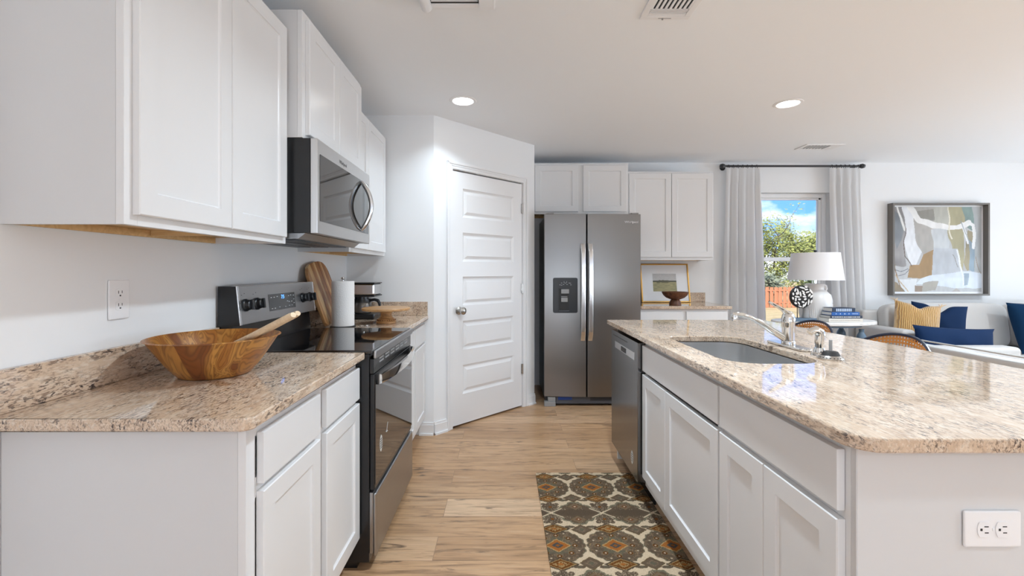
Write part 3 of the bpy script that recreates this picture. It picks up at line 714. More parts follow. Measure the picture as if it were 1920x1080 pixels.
MB().tube([(-.5376, 2.085, .515), (-.5376, 2.095, .54), (-.5376, 2.105, .555)], .004, 6, flat=.2).tube([(-.5376, 2.075, .52), (-.5376, 2.09, .522), (-.5376, 2.1, .515)], .003, 6, flat=.2).build('emblem', 'sticker', od)
dw_ = MB().box(-.5625, -.548, Y0+.004, Y1-.004, .07, .325, .002).box(-.548, -.534, Y0+.004, Y1-.004, .058, .322, .006, 3); dw_.build('storage_drawer', 'steel_h', rg)
# back guard (control panel)
P = [(-1.194, .9055), (-1.194, 1.188), (-1.121, 1.188), (-1.103, 1.023), (-1.14, 1.019), (-1.128, .9055)]
bgm = MB(); MXZ = lambda y0: Matrix.Translation((0, y0, 0)) @ Matrix.Rotation(PI/2, 4, 'X')
bgm.prism(P, -(Y1-.001), -(Y0+.001), mtx=Matrix.Rotation(PI/2, 4, 'X')); bgp = bgm.build('control_panel', 'black', rg, smooth=0)
pm = Matrix.Translation((-1.121, 0, 1.188)) ; ang_ = math.atan2(.018, .165)
PM = Matrix.Translation((-1.112, 2.2795, 1.1055)) @ Matrix.Rotation(PI/2, 4, 'Z') @ Matrix.Rotation(-ang_, 4, 'X')    # local x along +Y, -y out of the panel, z up
MB().box(-.368, .368, -.004, -.0004, -.0815, .0825, .002, mtx=PM).build('panel_face', 'steel_h', bgp)
MB().box(-.3798, -.3685, -.0045, .002, -.083, .084, .002, mtx=PM).box(.3685, .3798, -.0045, .002, -.083, .084, .002, mtx=PM).box(-.3798, .3798, -.001, .066, .0828, .0855, .001, mtx=PM).build('panel_edge', 'steel_lite', bgp)
dp = MB().box(-.137, .130, -.0052, -.0042, -.044, .036, .0004, mtx=PM).build('display', 'display', bgp)
text('7:5', .026, 'digit', dp, PM @ Matrix.Translation((.0, -.0054, .018)) @ RX90, 'clock_digits')
for x, z in ((-.112, .02), (-.085, .02), (-.055, .022), (-.112, -.033), (-.085, -.033), (-.04, -.03), (.02, -.032), (.045, -.006), (.062, .02), (.085, .022), (.062, -.01), (.062, -.03), (.09, -.01), (.09, -.03), (.115, .02), (.115, 0), (.115, -.02)):
    MB().box(x-.006, x+.006, -.0056, -.0053, z-.0016, z+.0016, mtx=PM).build('button_mark', 'mark', dp, smooth=0)
for x in (-.330, -.240, .222, .312):
    kn = MB().lathe([(0, 0), (.027, 0), (.027, .006), (.023, .010), (.021, .024), (.017, .027), (0, .027)], 28, mtx=PM @ Matrix.Translation((x, -.0043, 0)) @ RX90)
    kn.box(-.0055+x, .0055+x, -.043, -.03, -.022, .022, .003, mtx=PM); kn.build('knob', 'blackp', bgp)
    for dx, dz in ((-.022, .044), (.0, .05), (-.04, .01), (-.04, -.014)): MB().box(x+dx-.003, x+dx+.003, -.0046, -.0041, dz-.0012, dz+.0012, mtx=PM).build('dial_mark', 'slot', bgp, smooth=0)

# ------------------------------------------------------------------ microwave
mw = thing('microwave_oven', 'over-the-range microwave with stainless door and curved handle', 'microwave', (-1.0, 2.26, 1.40))
Y0, Y1 = 1.8895, 2.6445
MB().box(-1.203, -.8055, Y0, Y1, 1.412, 1.806, .002).build('body', 'black', mw)
MB().box(-.805, -.7745, Y0+.001, Y1-.022, 1.409, 1.8055, .004, 2).build('door', 'steel_mw', mw)
dg = MB().box(-.7743, -.7725, Y0+.023, Y1-.050, 1.462, 1.744, .0008).build('door_window', 'ovenglass', mw)
HP = [(-.772+.054*math.sin(PI*k/16)**.8, 2.462, 1.474+.262*k/16) for k in range(17)]
MB().tube(HP, [.008]+[.0125]*15+[.008], 12, flat=1.0).build('handle', 'steel_lite', mw)
MB().prism([(-1.195, 1.411), (-.83, 1.411), (-.86, 1.388), (-1.195, 1.388)], -(Y1-.03), -(Y0+.012), mtx=Matrix.Rotation(PI/2, 4, 'X')).build('vent_base', 'steel_h', mw, smooth=0)
gr_ = MB()
for k in range(3): gr_.box(-1.17+k*.1, -1.09+k*.1, Y0+.05, Y1-.08, 1.384, 1.3875)
gr_.build('grease_filter', 'grille', mw, smooth=0)
text('Whirlpool', .024, 'logo_dark', mw, Matrix.Translation((-.7742, 2.19, 1.768)) @ Matrix.Rotation(PI/2, 4, 'Z') @ RX90)

# ------------------------------------------------------------------ refrigerator
fg_ = thing('refrigerator', 'tall stainless steel side-by-side refrigerator with water dispenser', 'refrigerator', (.82, 4.6, 0))
FX0, FX1, FS, FY = .372, 1.267, .762, 4.19
MB().box(FX0+.012, FX1-.012, FY+.078, 4.94, .03, 1.765, .006).box(FX0+.05, FX1-.05, FY+.12, 4.9, 0, .0295).build('body', 'fridgeside', fg_)
def fdoor(x0, x1, hole=None):
    b_ = MB(); n = 14; mid = (FX0+FX1)/2
    def prof(x): 
        u = (x-mid)/((FX1-FX0)/2); return FY+.026*u*u-.004
    pts = [(x0+.004+(x1-x0-.008)*k/n) for k in range(n+1)]
    poly = [(x0, prof(x0)+.006)]+[(x, prof(x)) for x in pts]+[(x1, prof(x1)+.006), (x1, FY+.07), (x0, FY+.07)]
    b_.prism(poly, .092, 1.779, .003); return b_
d1 = fdoor(FX0, FS-.004).build('door', 'steel', fg_, smooth=25); d1['label'] = 'left freezer door with the dispenser'
d2 = fdoor(FS+.004, FX1).build('door', 'steel', fg_, smooth=25); d2['label'] = 'wider right door with lettering'
MB().box(FX0+.01, FX1-.01, FY+.0705, FY+.0775, .095, 1.775).build('gasket', 'gasket', fg_, smooth=0)
def fh(x0, x1, par):
    hb = bmesh.new(); ring = []
    for k in range(15):
        u = k/14; z = .612+.892*u; y = FY-.022-.042*min(1, math.sin(PI*u)*3.0)**.6
        ring.append([hb.verts.new(q) for q in ((x0, y+.012, z), (x0, y+.003, z), (x0+.004, y, z), (x1-.004, y, z), (x1, y+.003, z), (x1, y+.012, z))])
    for p_, q_ in zip(ring, ring[1:]):
        for j in range(6): hb.faces.new((p_[j], p_[(j+1) % 6], q_[(j+1) % 6], q_[j]))
    hb.faces.new(ring[0]); hb.faces.new(ring[-1]); bmesh.ops.recalc_face_normals(hb, faces=hb.faces[:])
    m_ = MB().merge(hb)
    m_.box(x0+.003, x1-.003, FY-.022, FY-.0045, .625, .655).box(x0+.003, x1-.003, FY-.022, FY-.0045, 1.462, 1.492)
    m_.build('handle', 'steel_lite', par, smooth=35)
fh(.703, .741, d1); fh(.772, .810, d2)
dsp = MB(); y = FY+.0
# dispenser: black bezel with recess, grey paddle
P = rrect(.452, .678, .866, 1.190, .016, 5)
dsp.prism(P, -.004, .0075, .002, mtx=Matrix.Translation((0, FY+.003, 0)) @ RX90)
dz = dsp.build('dispenser', 'blackp', fg_)
MB().box(.503, .598, FY-.0055, FY-.0048, .885, 1.09).build('dispenser_recess', 'slot', dz, smooth=0)
MB().box(.526, .598, FY-.010, FY-.0052, 1.045, 1.085, .002).box(.526, .585, FY-.012, FY-.0052, .968, 1.007, .002).box(.526, .583, FY-.009, FY-.0052, 1.013, 1.019).build('dispenser_paddle', 'greyp', dz)
MB().box(.505, .598, FY-.016, FY-.0052, .883, .889, .001).build('drip_tray', 'grille', dz)
ic = MB()
for x, z in ((.515, 1.125), (.53, 1.142), (.548, 1.128), (.564, 1.142), (.58, 1.128), (.6, 1.142), (.615, 1.125), (.53, 1.122), (.61, 1.14)): ic.box(x-.006, x+.006, FY-.0056, FY-.0050, z-.0014, z+.0014)
ic.box(.552, .554, FY-.0056, FY-.0050, 1.142, 1.158).box(.576, .578, FY-.0056, FY-.0050, 1.142, 1.158)
ic.build('dispenser_icons', 'mark', dz, smooth=0)
text('Whirlpool', .030, 'logo_lite', d2, face_mx((1.175, FY+.0035, 1.703)))
bs = MB().box(FX0+.11, FX1-.03, FY+.03, FY+.0695, .022, .085, .002).build('base_grille', 'grille', fg_)
s = MB()
for k in range(3): s.box(.80, FX1-.04, FY+.0285, FY+.0297, .05+k*.011, .056+k*.011)
s.build('grille_slots', 'slot', bs, smooth=0)
MB().box(.50, .63, FY+.024, FY+.0295, .058, .088, .002).build('film_tab', 'blue', bs)
MB().box(FX0+.001, FX0+.105, FY+.012, FY+.0695, .0, .044, .004).box(FX0+.035, FX0+.105, FY+.02, FY+.0695, .0445, .085, .003).build('hinge_foot', 'greyp', fg_)
MB().box(FX1-.105, FX1-.001, FY+.012, FY+.0695, .0, .021, .004).build('hinge_foot', 'greyp', fg_)
for x in (FX0+.02, FX1-.09): MB().box(x, x+.07, FY+.02, FY+.14, 1.7795, 1.792, .004).build('hinge_cover', 'greyp', fg_)

# ------------------------------------------------------------------ dishwasher
dw = thing('dishwasher', 'dark stainless steel dishwasher at the far end of the island', 'dishwasher', (1.0, 2.72, 0))
DX, Y0, Y1 = .714, 2.434, 3.022
MB().box(.757, 1.33, Y0+.003, Y1-.003, .105, .868).build('tub', 'black', dw, smooth=0)
dd1 = MB().box(DX, .7565, Y0, Y1, .118, .868, .004, 2).build('door', 'steel_dark', dw)
MB().box(DX-.0012, DX-.0002, Y0+.055, Y1-.10, .764, .806, .0004).build('handle_plate', 'steel_lite', dd1)
MB().box(DX-.0022, DX-.0013, 2.66, 2.77, .769, .797).build('handle_pocket', 'slot', dd1, smooth=0)
MB().box(DX-.0008, DX-.0001, Y0+.2, Y1-.05, .838, .841).build('control_seam', 'slot', dd1, smooth=0)
s_ = sticker_oval(dd1, (DX-.0004, 2.535, .215), .024, .037, '-x', 'emblem')
s2 = MB()
for k, wd in enumerate((.011, .016, .016, .011)): s2.box(DX-.0012, DX-.0009, 2.535-wd, 2.535+wd, .197+k*.012-.002, .197+k*.012+.002)
s2.build('printing', 'slot', s_, smooth=0)
MB().box(.80, .815, Y0+.003, Y1-.003, .0, .104).build('toe_kick', 'black', dw, smooth=0)

# ------------------------------------------------------------------ things on the left counters
bw = thing('salad_bowl', 'large olive-wood salad bowl on the left countertop', 'bowl', (-.951, 1.5, CT+.0005))
pr = [(0, 0), (.095, 0), (.102, .004), (.125, .032), (.148, .066), (.168, .098), (.181, .119), (.186, .123), (.189, .1225), (.1885, .124), (.183, .1255), (.176, .119), (.158, .092), (.132, .054), (.108, .026), (.07, .014), (0, .012)]
pr = [(r*1.03, z) for r, z in pr]
MB().lathe(pr, 72).build('bowl', 'olive', bw, off=False, smooth=50)
for nm, lab, p0, p1 in (('salad_server', 'pale wooden salad server handle nearer the camera, leaning on the bowl rim', (-.905, 1.47, .998), (-.648, 1.40, 1.118)),
                        ('salad_server', 'pale wooden salad server handle further back, leaning on the bowl rim', (-.90, 1.53, .998), (-.668, 1.475, 1.116))):
    a, b_ = Vector(p0), Vector(p1); L_ = (b_-a).length
    dv = (b_-a).normalized(); a2 = a-dv*.06
    o = MB().tube([a2+(b_-a2)*t_ for t_ in (0, .12, .25, .5, .75, .97, 1)], [.006, .014, .014, .0125, .0135, .0145, .012], 14, flat=.7).build(nm, 'server', smooth=45)
    tag(o, lab, 'utensil', 'salad servers')
cbd = thing('cutting_board', 'round-topped striped wooden cutting board leaning beside the range', 'cutting board', (-1.070, 2.852, CT+.001))
P = []
wd, hl, rr = .33, .385, .11
P += [(-wd/2+.02, 0), (wd/2-.02, 0), (wd/2, .02)]
for k in range(17):
    a = PI*k/16; ca, sa = math.cos(a), math.sin(a)
    P.append((wd/2*math.copysign(abs(ca)**.62, ca), hl-rr+rr*sa**.8))
P += [(-wd/2, .02)]
lean = math.atan2(.115, .36)
bdm = MB().prism(P, 0, .02, .004, mtx=Matrix.Rotation(PI/2, 4, 'Z') @ Matrix.Rotation(PI/2-lean*0, 4, 'X'))
bo = bdm.build('board', 'board', cbd, off=False, smooth=30)
# store the board flat in its own frame so stripes follow it, then lean it on the wall
bo.data.transform((Matrix.Rotation(PI/2, 4, 'Z') @ Matrix.Rotation(PI/2, 4, 'X')).inverted())
bo.rotation_euler = (Matrix.Rotation(-lean, 4, 'Y') @ Matrix.Rotation(PI/2, 4, 'Z') @ Matrix.Rotation(PI/2, 4, 'X') @ Matrix.Rotation(.12, 4, 'Z')).to_euler()
bo.location = (0, 0, .0245)
pt = thing('paper_towel_roll', 'upright white paper towel roll beside the cutting board', 'paper towel', (-.975, 2.755, CT+.0005))
MB().lathe([(0, 0), (.075, 0), (.076, .004), (.07, .008), (0, .008)], 36).build('holder_base', 'blackp', pt, off=False)
MB().lathe([(.02, .0085), (.065, .0085), (.066, .012), (.066, .272), (.065, .276), (.02, .276), (.02, .0085)], 48).build('roll', 'towel', pt, off=False)
MB().lathe([(0, .0085), (.006, .0085), (.006, .285), (.011, .29), (.009, .30), (0, .302)], 16).build('holder_post', 'nickel', pt, off=False)
cm = thing('coffee_maker', 'black and steel drip coffee maker in the corner', 'coffee maker', (-1.03, 3.27, CT+.0005))
MB().box(-.135, .125, -.098, .098, 0, .036, .012, 3).box(-.135, -.08, -.095, .095, .0365, .168, .008).build('base', 'blackp', cm, off=False)
MB().box(-.135, .125, -.098, .098, .168, .248, .012, 3).build('head', 'steel_lite', cm, off=False)
MB().box(-.137, .128, -.1, .1, .2485, .256, .004).build('lid', 'blackp', cm, off=False)
MB().box(-.137, .127, -.1, .1, .157, .1675, .003).lathe([(0, .139), (.05, .139), (.05, .156), (0, .156)], 24, c=(.01, 0, 0)).build('filter_basket', 'blackp', cm, off=False)
cf = MB().lathe([(0, .037), (.062, .037), (.068, .045), (.07, .075), (.066, .105), (.058, .125), (.056, .136)], 32, c=(.01, 0, 0)).build('carafe', mat('smoked_glass', (.16, .15, .14), .05, .55, spec=.8), cm, off=False)
MB().lathe([(.059, .112), (.064, .112), (.06, .13), (.06, .1385), (.0, .1385), (0, .137), (.055, .136)], 32, c=(.01, 0, 0)).tube([(.068, 0, .128), (.10, 0, .132), (.124, 0, .126), (.135, 0, .108), (.138, 0, .085)], [.008, .009, .010, .009, .007], 10, flat=1.2).build('carafe_handle', 'blackp', cf, off=False)
MB().tube([(.081, 0, .055), (.11, 0, .06)], .0, 3) if False else None
ck = thing('cake_stand', 'light wooden cake stand on the corner countertop', 'cake stand', (-.765, 2.955, CT+.0005))
MB().lathe([(0, .078), (.06, .079), (.148, .084), (.154, .088), (.154, .098), (.150, .101), (0, .1005)], 56).build('plate', 'acacia', ck, off=False)
MB().lathe([(0, 0), (.060, 0), (.064, .004), (.063, .012), (.057, .016), (.060, .022), (.056, .028), (.044, .034), (.035, .048), (.034, .062), (.042, .0775), (0, .0775)], 40).build('pedestal', 'acacia', ck, off=False)
bd = MB()
for k in range(26):
    a = 2*PI*k/26; bd.lathe([(0, -.004), (.0042, 0), (0, .004)], 6, c=(.0595*math.cos(a), .0595*math.sin(a), .0225))
bd.build('beading', 'walnut', ck, off=False)

# ------------------------------------------------------------------ by the fridge: landscape picture and pedestal bowl
fx0, fx1, fH = 1.476, 2.0, .425
pf = thing('framed_picture', 'small gold-framed landscape picture leaning behind the pedestal bowl', 'picture', ((fx0+fx1)/2, 4.865, CT+.002))
tilt = math.atan2(.085, fH); PT = Matrix.Rotation(-tilt, 4, 'X')
hw = (fx1-fx0)/2; fw = .016
MB().box(-hw, -hw+fw, 0, .018, 0, fH, .004, mtx=PT).box(hw-fw, hw, 0, .018, 0, fH, .004, mtx=PT).box(-hw+fw, hw-fw, 0, .018, 0, fw, .004, mtx=PT).box(-hw+fw, hw-fw, 0, .018, fH-fw, fH, .004, mtx=PT).build('frame', 'brass', pf, off=False)
mb_ = MB().box(-hw+fw, hw-fw, .008, .016, fw, fH-fw, mtx=PT).build('mat_board', 'mat_white', pf, off=False, smooth=0)
def raster(name, nx, nz, fn, material, parent, mtx, x0, x1, z0, z1, y=0):
    xs = np.linspace(0, 1, nx+1); zs = np.linspace(0, 1, nz+1)
    verts = [(x0+(x1-x0)*a, y, z0+(z1-z0)*b_) for b_ in zs for a in xs]
    faces = [(j*(nx+1)+i, j*(nx+1)+i+1, (j+1)*(nx+1)+i+1, (j+1)*(nx+1)+i) for j in range(nz) for i in range(nx)]
    me = bpy.data.meshes.new(name); me.from_pydata(verts, [], faces); me.update()
    U, V = np.meshgrid(xs, zs); C = fn(U, V); C = np.concatenate([C, np.ones(C.shape[:2]+(1,))], 2).astype(np.float32)
    at = me.color_attributes.new('pattern', 'FLOAT_COLOR', 'POINT'); at.data.foreach_set('color', C.reshape(-1))
    me.transform(mtx); me.materials.append(M[material])
    o = bpy.data.objects.new(name, me); COL.objects.link(o)
    if parent is not None: o.parent = parent
    return o
def vnoise(x, y, s=0):     # smooth value noise
    xi = np.floor(x).astype(int); yi = np.floor(y).astype(int); fx = x-xi; fy = y-yi
    fx = fx*fx*(3-2*fx); fy = fy*fy*(3-2*fy)
    def h(a, b): 
        n = np.sin(a*127.1+b*311.7+s*74.7)*43758.5453; return n-np.floor(n)
    return (h(xi, yi)*(1-fx)+h(xi+1, yi)*fx)*(1-fy)+(h(xi, yi+1)*(1-fx)+h(xi+1, yi+1)*fx)*fy
def land(U, V):
    n = vnoise(U*9, V*22, 1); n2 = vnoise(U*30, V*40, 2)
    C = np.zeros(U.shape+(3,)); sky = np.array([.50, .50, .50]); fld = np.array([.40, .36, .19]); fld2 = np.array([.25, .25, .13]); tre = np.array([.09, .095, .065])
    hz = .60+.02*n
    C[:] = sky+(n2[..., None]-.5)*.08
    f = V < .56; C[f] = (fld+(fld2-fld)*n[..., None])[f]
    tl = .60+.07*vnoise(U*14, U*0, 5)*np.clip(1.25-1.1*U, .12, 1); t_ = (V >= .53-.05*(U > .45)*(1-U)) & (V < tl); C[t_] = tre
    t2 = (V > .48) & (V < .53) & (U < .75) & (n > .4); C[t2] = fld2*.6
    return C
raster('print', 60, 60, land, 'print', mb_, PT, -.13+.0, .125, .12, .315, .0075)
pbw = thing('pedestal_bowl', 'ribbed dark walnut pedestal bowl in front of the landscape picture', 'bowl', (1.693, 4.50, CT+.0005))
MB().lathe([(0, .060), (.05, .060), (.085, .075), (.11, .10), (.123, .128), (.122, .132), (.115, .131), (.09, .10), (.05, .078), (0, .074)], 96, flute=(1, 5, 44, .035)).build('bowl', 'walnut', pbw, off=False, smooth=60)
MB().lathe([(0, 0), (.056, 0), (.058, .006), (.054, .03), (.042, .055), (.036, .0598), (0, .0598)], 40).build('foot', 'walnut', pbw, off=False)

# ------------------------------------------------------------------ rug
def rugfn(U, V):
    X = .195+U*.605; Y = 1.0+V*1.808
    a, b_ = .261, .556
    n1 = vnoise(X*240, Y*240, 3); n2 = vnoise(X*420, Y*420, 4); n3 = vnoise(X*90, Y*90, 8)
    j = (vnoise(X*150, Y*150, 9)-.5)*.010
    u = (X-.2435+a/2) % a-a/2; v = (Y-2.065+b_/2) % b_-b_/2
    us = (X-.2435) % a-a/2; vs = (Y-2.065) % b_-b_/2
    au, av, aus, avs = abs(u), abs(v), abs(us), abs(vs)
    cream = np.array([.56, .43, .29]); br = np.array([.105, .072, .046]); grn = np.array([.112, .096, .062]); org = np.array([.30, .105, .024]); gold = np.array([.30, .19, .08]); slate = np.array([.070, .062, .055])
    C = np.zeros(X.shape+(3,)); C[:] = cream; C *= (.93+.14*n1)[..., None]
    def put(mk, col, mul=True): C[mk] = col*(1 if not mul else 1)
    th = np.arctan2(v, u); r = np.hypot(u, v*1.03)+j*.5; R = .1275+.0035*np.cos(18*th)
    ci = r < R; put(ci, br); put(ci & (r > R-.006) & (n2 > .3), grn*1.3)
    put(ci & (r > .035) & (r < .075+.012*np.cos(8*th)), grn); put(ci & (n3 > .62), br*1.5)
    fl = ci & (r > .03) & (n2 > .80) & (n1 > .45); put(fl, gold*1.0)
    for k in range(8):
        q = PI/4*k+PI/8*(k % 2)*0; cx, cy = .078*math.cos(q), .078*math.sin(q); d_ = np.hypot(u-cx, v-cy); put(d_ < .011, org*.35); put((d_ > .011) & (d_ < .014) & (n2 > .45), gold*.6); put(d_ < .0045, cream*.8)
        q2 = q+PI/8; d_ = np.hypot(u-.1*math.cos(q2), v-.1*math.sin(q2)); put(d_ < .005, cream*.75)
    dm = au/.055+av/.045+j*14; put(dm < 1.12, gold*1.25); put(dm < .97, org); put(dm < .5, slate); put(dm < .2, org*.8)
    # star medallion on the offset lattice
    ths = np.arctan2(vs, us); sm = (aus/.132)**1.2+(avs/.116)**1.2+j*9+.05*np.cos(12*ths); stt = sm < 1
    put(stt, br*1.05); put(stt & (sm > .86), grn*1.35); put((aus/.115+avs/.05 < 1), br*.9); put(stt & (n2 > .78) & (n1 > .4) & (avs > .03), cream*.7)
    for s_ in (-1, 1):
        d_ = aus/.034+abs(vs-s_*.062)/.030+j*14; put(d_ < 1.15, gold*.55); put(d_ < 1, br*1.6); put(d_ < .55, np.array([.16, .07, .03])); put(d_ < .18, cream)
        # small orange diamonds above and below the circles
        d_ = au/.062+abs(v-s_*.133)/.036+j*14; put(d_ < 1.30, br*.7); put(d_ < 1.08, gold*.9); put(d_ < .92, org*.45); put((d_ < .62) & (n1 > .35), gold); put(d_ < .25, org)
        # trefoils either side of the cream crossing
        d_ = au/.050+abs(v-s_*(b_/2-.060))/.054+j*12; tf = (d_ < 1) | (np.hypot(au-.034, v-s_*(b_/2-.085)) < .014); put(tf, br); put(tf & (n2 > .72), cream*.7); put((np.hypot(u, v-s_*(b_/2-.058)) < .009), org*.6)
        # diamonds above and below the stars
        d_ = aus/.048+abs(vs-s_*.152)/.040+j*14; put(d_ < 1.12, gold*.45); put(d_ < 1, br*1.1); put((d_ < .62) & (n2 > .45), br*1.7); put(d_ < .3, grn)
        d_ = np.hypot((aus-.054)/.026, (vs-s_*.128)/.010)+j*30; put(d_ < 1, br); put(d_ < .45, grn)
        ln = np.abs(aus*.8-(np.abs(vs-s_*.20))) < .0 ; put(ln, br)
    cr_ = (np.abs(au*1.0-(b_/2-av)*1.35) < .006) & (au < .06) & (b_/2-av < .045); put(cr_, cream)
    C *= (.86+.28*n2)[..., None]
    return C
rg_ = raster('rug', 260, 760, rugfn, 'rug', None, Matrix.Identity(4), 0, .605, 0, 1.808, 0)
rg_.data.transform(Matrix.Rotation(-PI/2, 4, 'X')); rg_.location = (.195, 1.0, .0072)
md = rg_.modifiers.new('thickness', 'SOLIDIFY'); md.thickness = .0065; md.offset = -1
tag(rg_, 'brown and cream medallion kitchen rug on the floor beside the island', 'rug')

# ------------------------------------------------------------------ curtains and rod
RY, RZ = 4.912, 2.385
cr_ = thing('curtain_rod', 'black curtain rod across the top of the window', 'curtain rod', (3.11, RY, RZ))
MB().tube([(2.375, RY, RZ), (3.85, RY, RZ)], .011, 14).build('rod', 'rodblack', cr_)
fb = MB()
for x, sg in ((2.37, -1), (3.855, 1)): fb.lathe([(0, -.03), (.02, -.022), (.026, 0), (.02, .022), (0, .03)], 18, mtx=Matrix.Translation((x+sg*.012, RY, RZ)) @ Matrix.Rotation(PI/2, 4, 'Y'))
fb.build('finial', 'rodblack', cr_)
bk_ = MB()
for x in (2.40, 3.83): bk_.tube([(x, RY, RZ-.0), (x, YB-.004, RZ)], .007, 8).lathe([(0, 0), (.03, 0), (.03, .004), (0, .004)], 18, mtx=Matrix.Translation((x, YB-.0005, RZ)) @ RX90)
bk_.build('bracket', 'rodblack', cr_)
def curtain(label, xt0, xt1, xb0, xb1, folds, seed, topseed=0):
    r = random.Random(seed); ph = [r.uniform(0, 6) for _ in range(4)]
    c_ = thing('curtain', label, 'curtain', ((xt0+xt1)/2, RY, 0), 0, 'linen curtain panels')
    H0, H1 = .012, RZ-.020
    def fn(a, t):
        z = H0+(H1-H0)*t; w_ = (1-t)
        x0 = xt0+(xb0-xt0)*min(1, w_*1.25); x1 = xt1+(xb1-xt1)*min(1, w_*1.25)
        aa = a+.022*math.sin(2*PI*a*2+ph[0])+.012*math.sin(3.1*t+ph[1]+5*a)
        fold = 2*PI*folds*aa
        amp = .009+.013*min(1, w_*2.2)+.005*math.sin(5*a+ph[2])
        y = RY+.0+amp*(math.sin(fold+ph[3])+.28*math.sin(2*fold+1+w_))
        # pinch pleats near the head
        if t > .94: y = RY-.008+(y-RY)*(1-(t-.94)/.06*.72)
        x = x0+(x1-x0)*a+.016*math.cos(fold+ph[3])*min(1, .4+w_)
        return (x, min(y, YB-.02), z)
    MB().grid(fn, 150, 36, .0025).build('panel', 'curtain', c_, smooth=80)
    n = 7
    for k in range(n):
        x = xt0+(xt1-xt0)*(k+.5)/n; P_ = [(x, RY+.019*math.cos(2*PI*q/16), RZ+.019*math.sin(2*PI*q/16)-.006) for q in range(17)]
        MB().tube(P_, .0028, 6, caps=False).build('ring', 'rodblack', c_)
    return c_
curtain('light grey linen curtain panel on the left side of the window', 2.40, 2.752, 2.36, 2.82, 4.3, 3)
curtain('light grey linen curtain panel on the right side of the window', 3.515, 3.845, 3.585, 3.93, 4.1, 11)

# ------------------------------------------------------------------ abstract picture on the back wall
ax0, ax1, az0, az1 = 4.212, 5.262, .985, 1.990
ap = thing('framed_picture', 'large square abstract painting in a deep grey frame above the sofa', 'picture', ((ax0+ax1)/2, 4.955, az0))
f = MB(); fw = .019; y0, y1 = 4.925, YB-.002
f.box(ax0, ax0+fw, y0, y1, az0, az1, .001).box(ax1-fw, ax1, y0, y1, az0, az1, .001).box(ax0+fw, ax1-fw, y0, y1, az0, az0+fw, .001).box(ax0+fw, ax1-fw, y0, y1, az1-fw, az1, .001)
f.build('frame', 'frame_gray', ap)
mb2 = MB().box(ax0+fw, ax1-fw, YB-.02, YB-.008, az0+fw, az1-fw).build('mat_board', 'mat_white', ap, smooth=0)
def pip(U, V, P):
    ins = np.zeros(U.shape, bool); n = len(P); j = n-1
    for i in range(n):
        xi, yi = P[i]; xj, yj = P[j]
        with np.errstate(divide='ignore', invalid='ignore'):
            c_ = ((yi > V) != (yj > V)) & (U < (xj-xi)*(V-yi)/((yj-yi) if yj != yi else 1e-9)+xi)
        ins ^= c_; j = i
    return ins
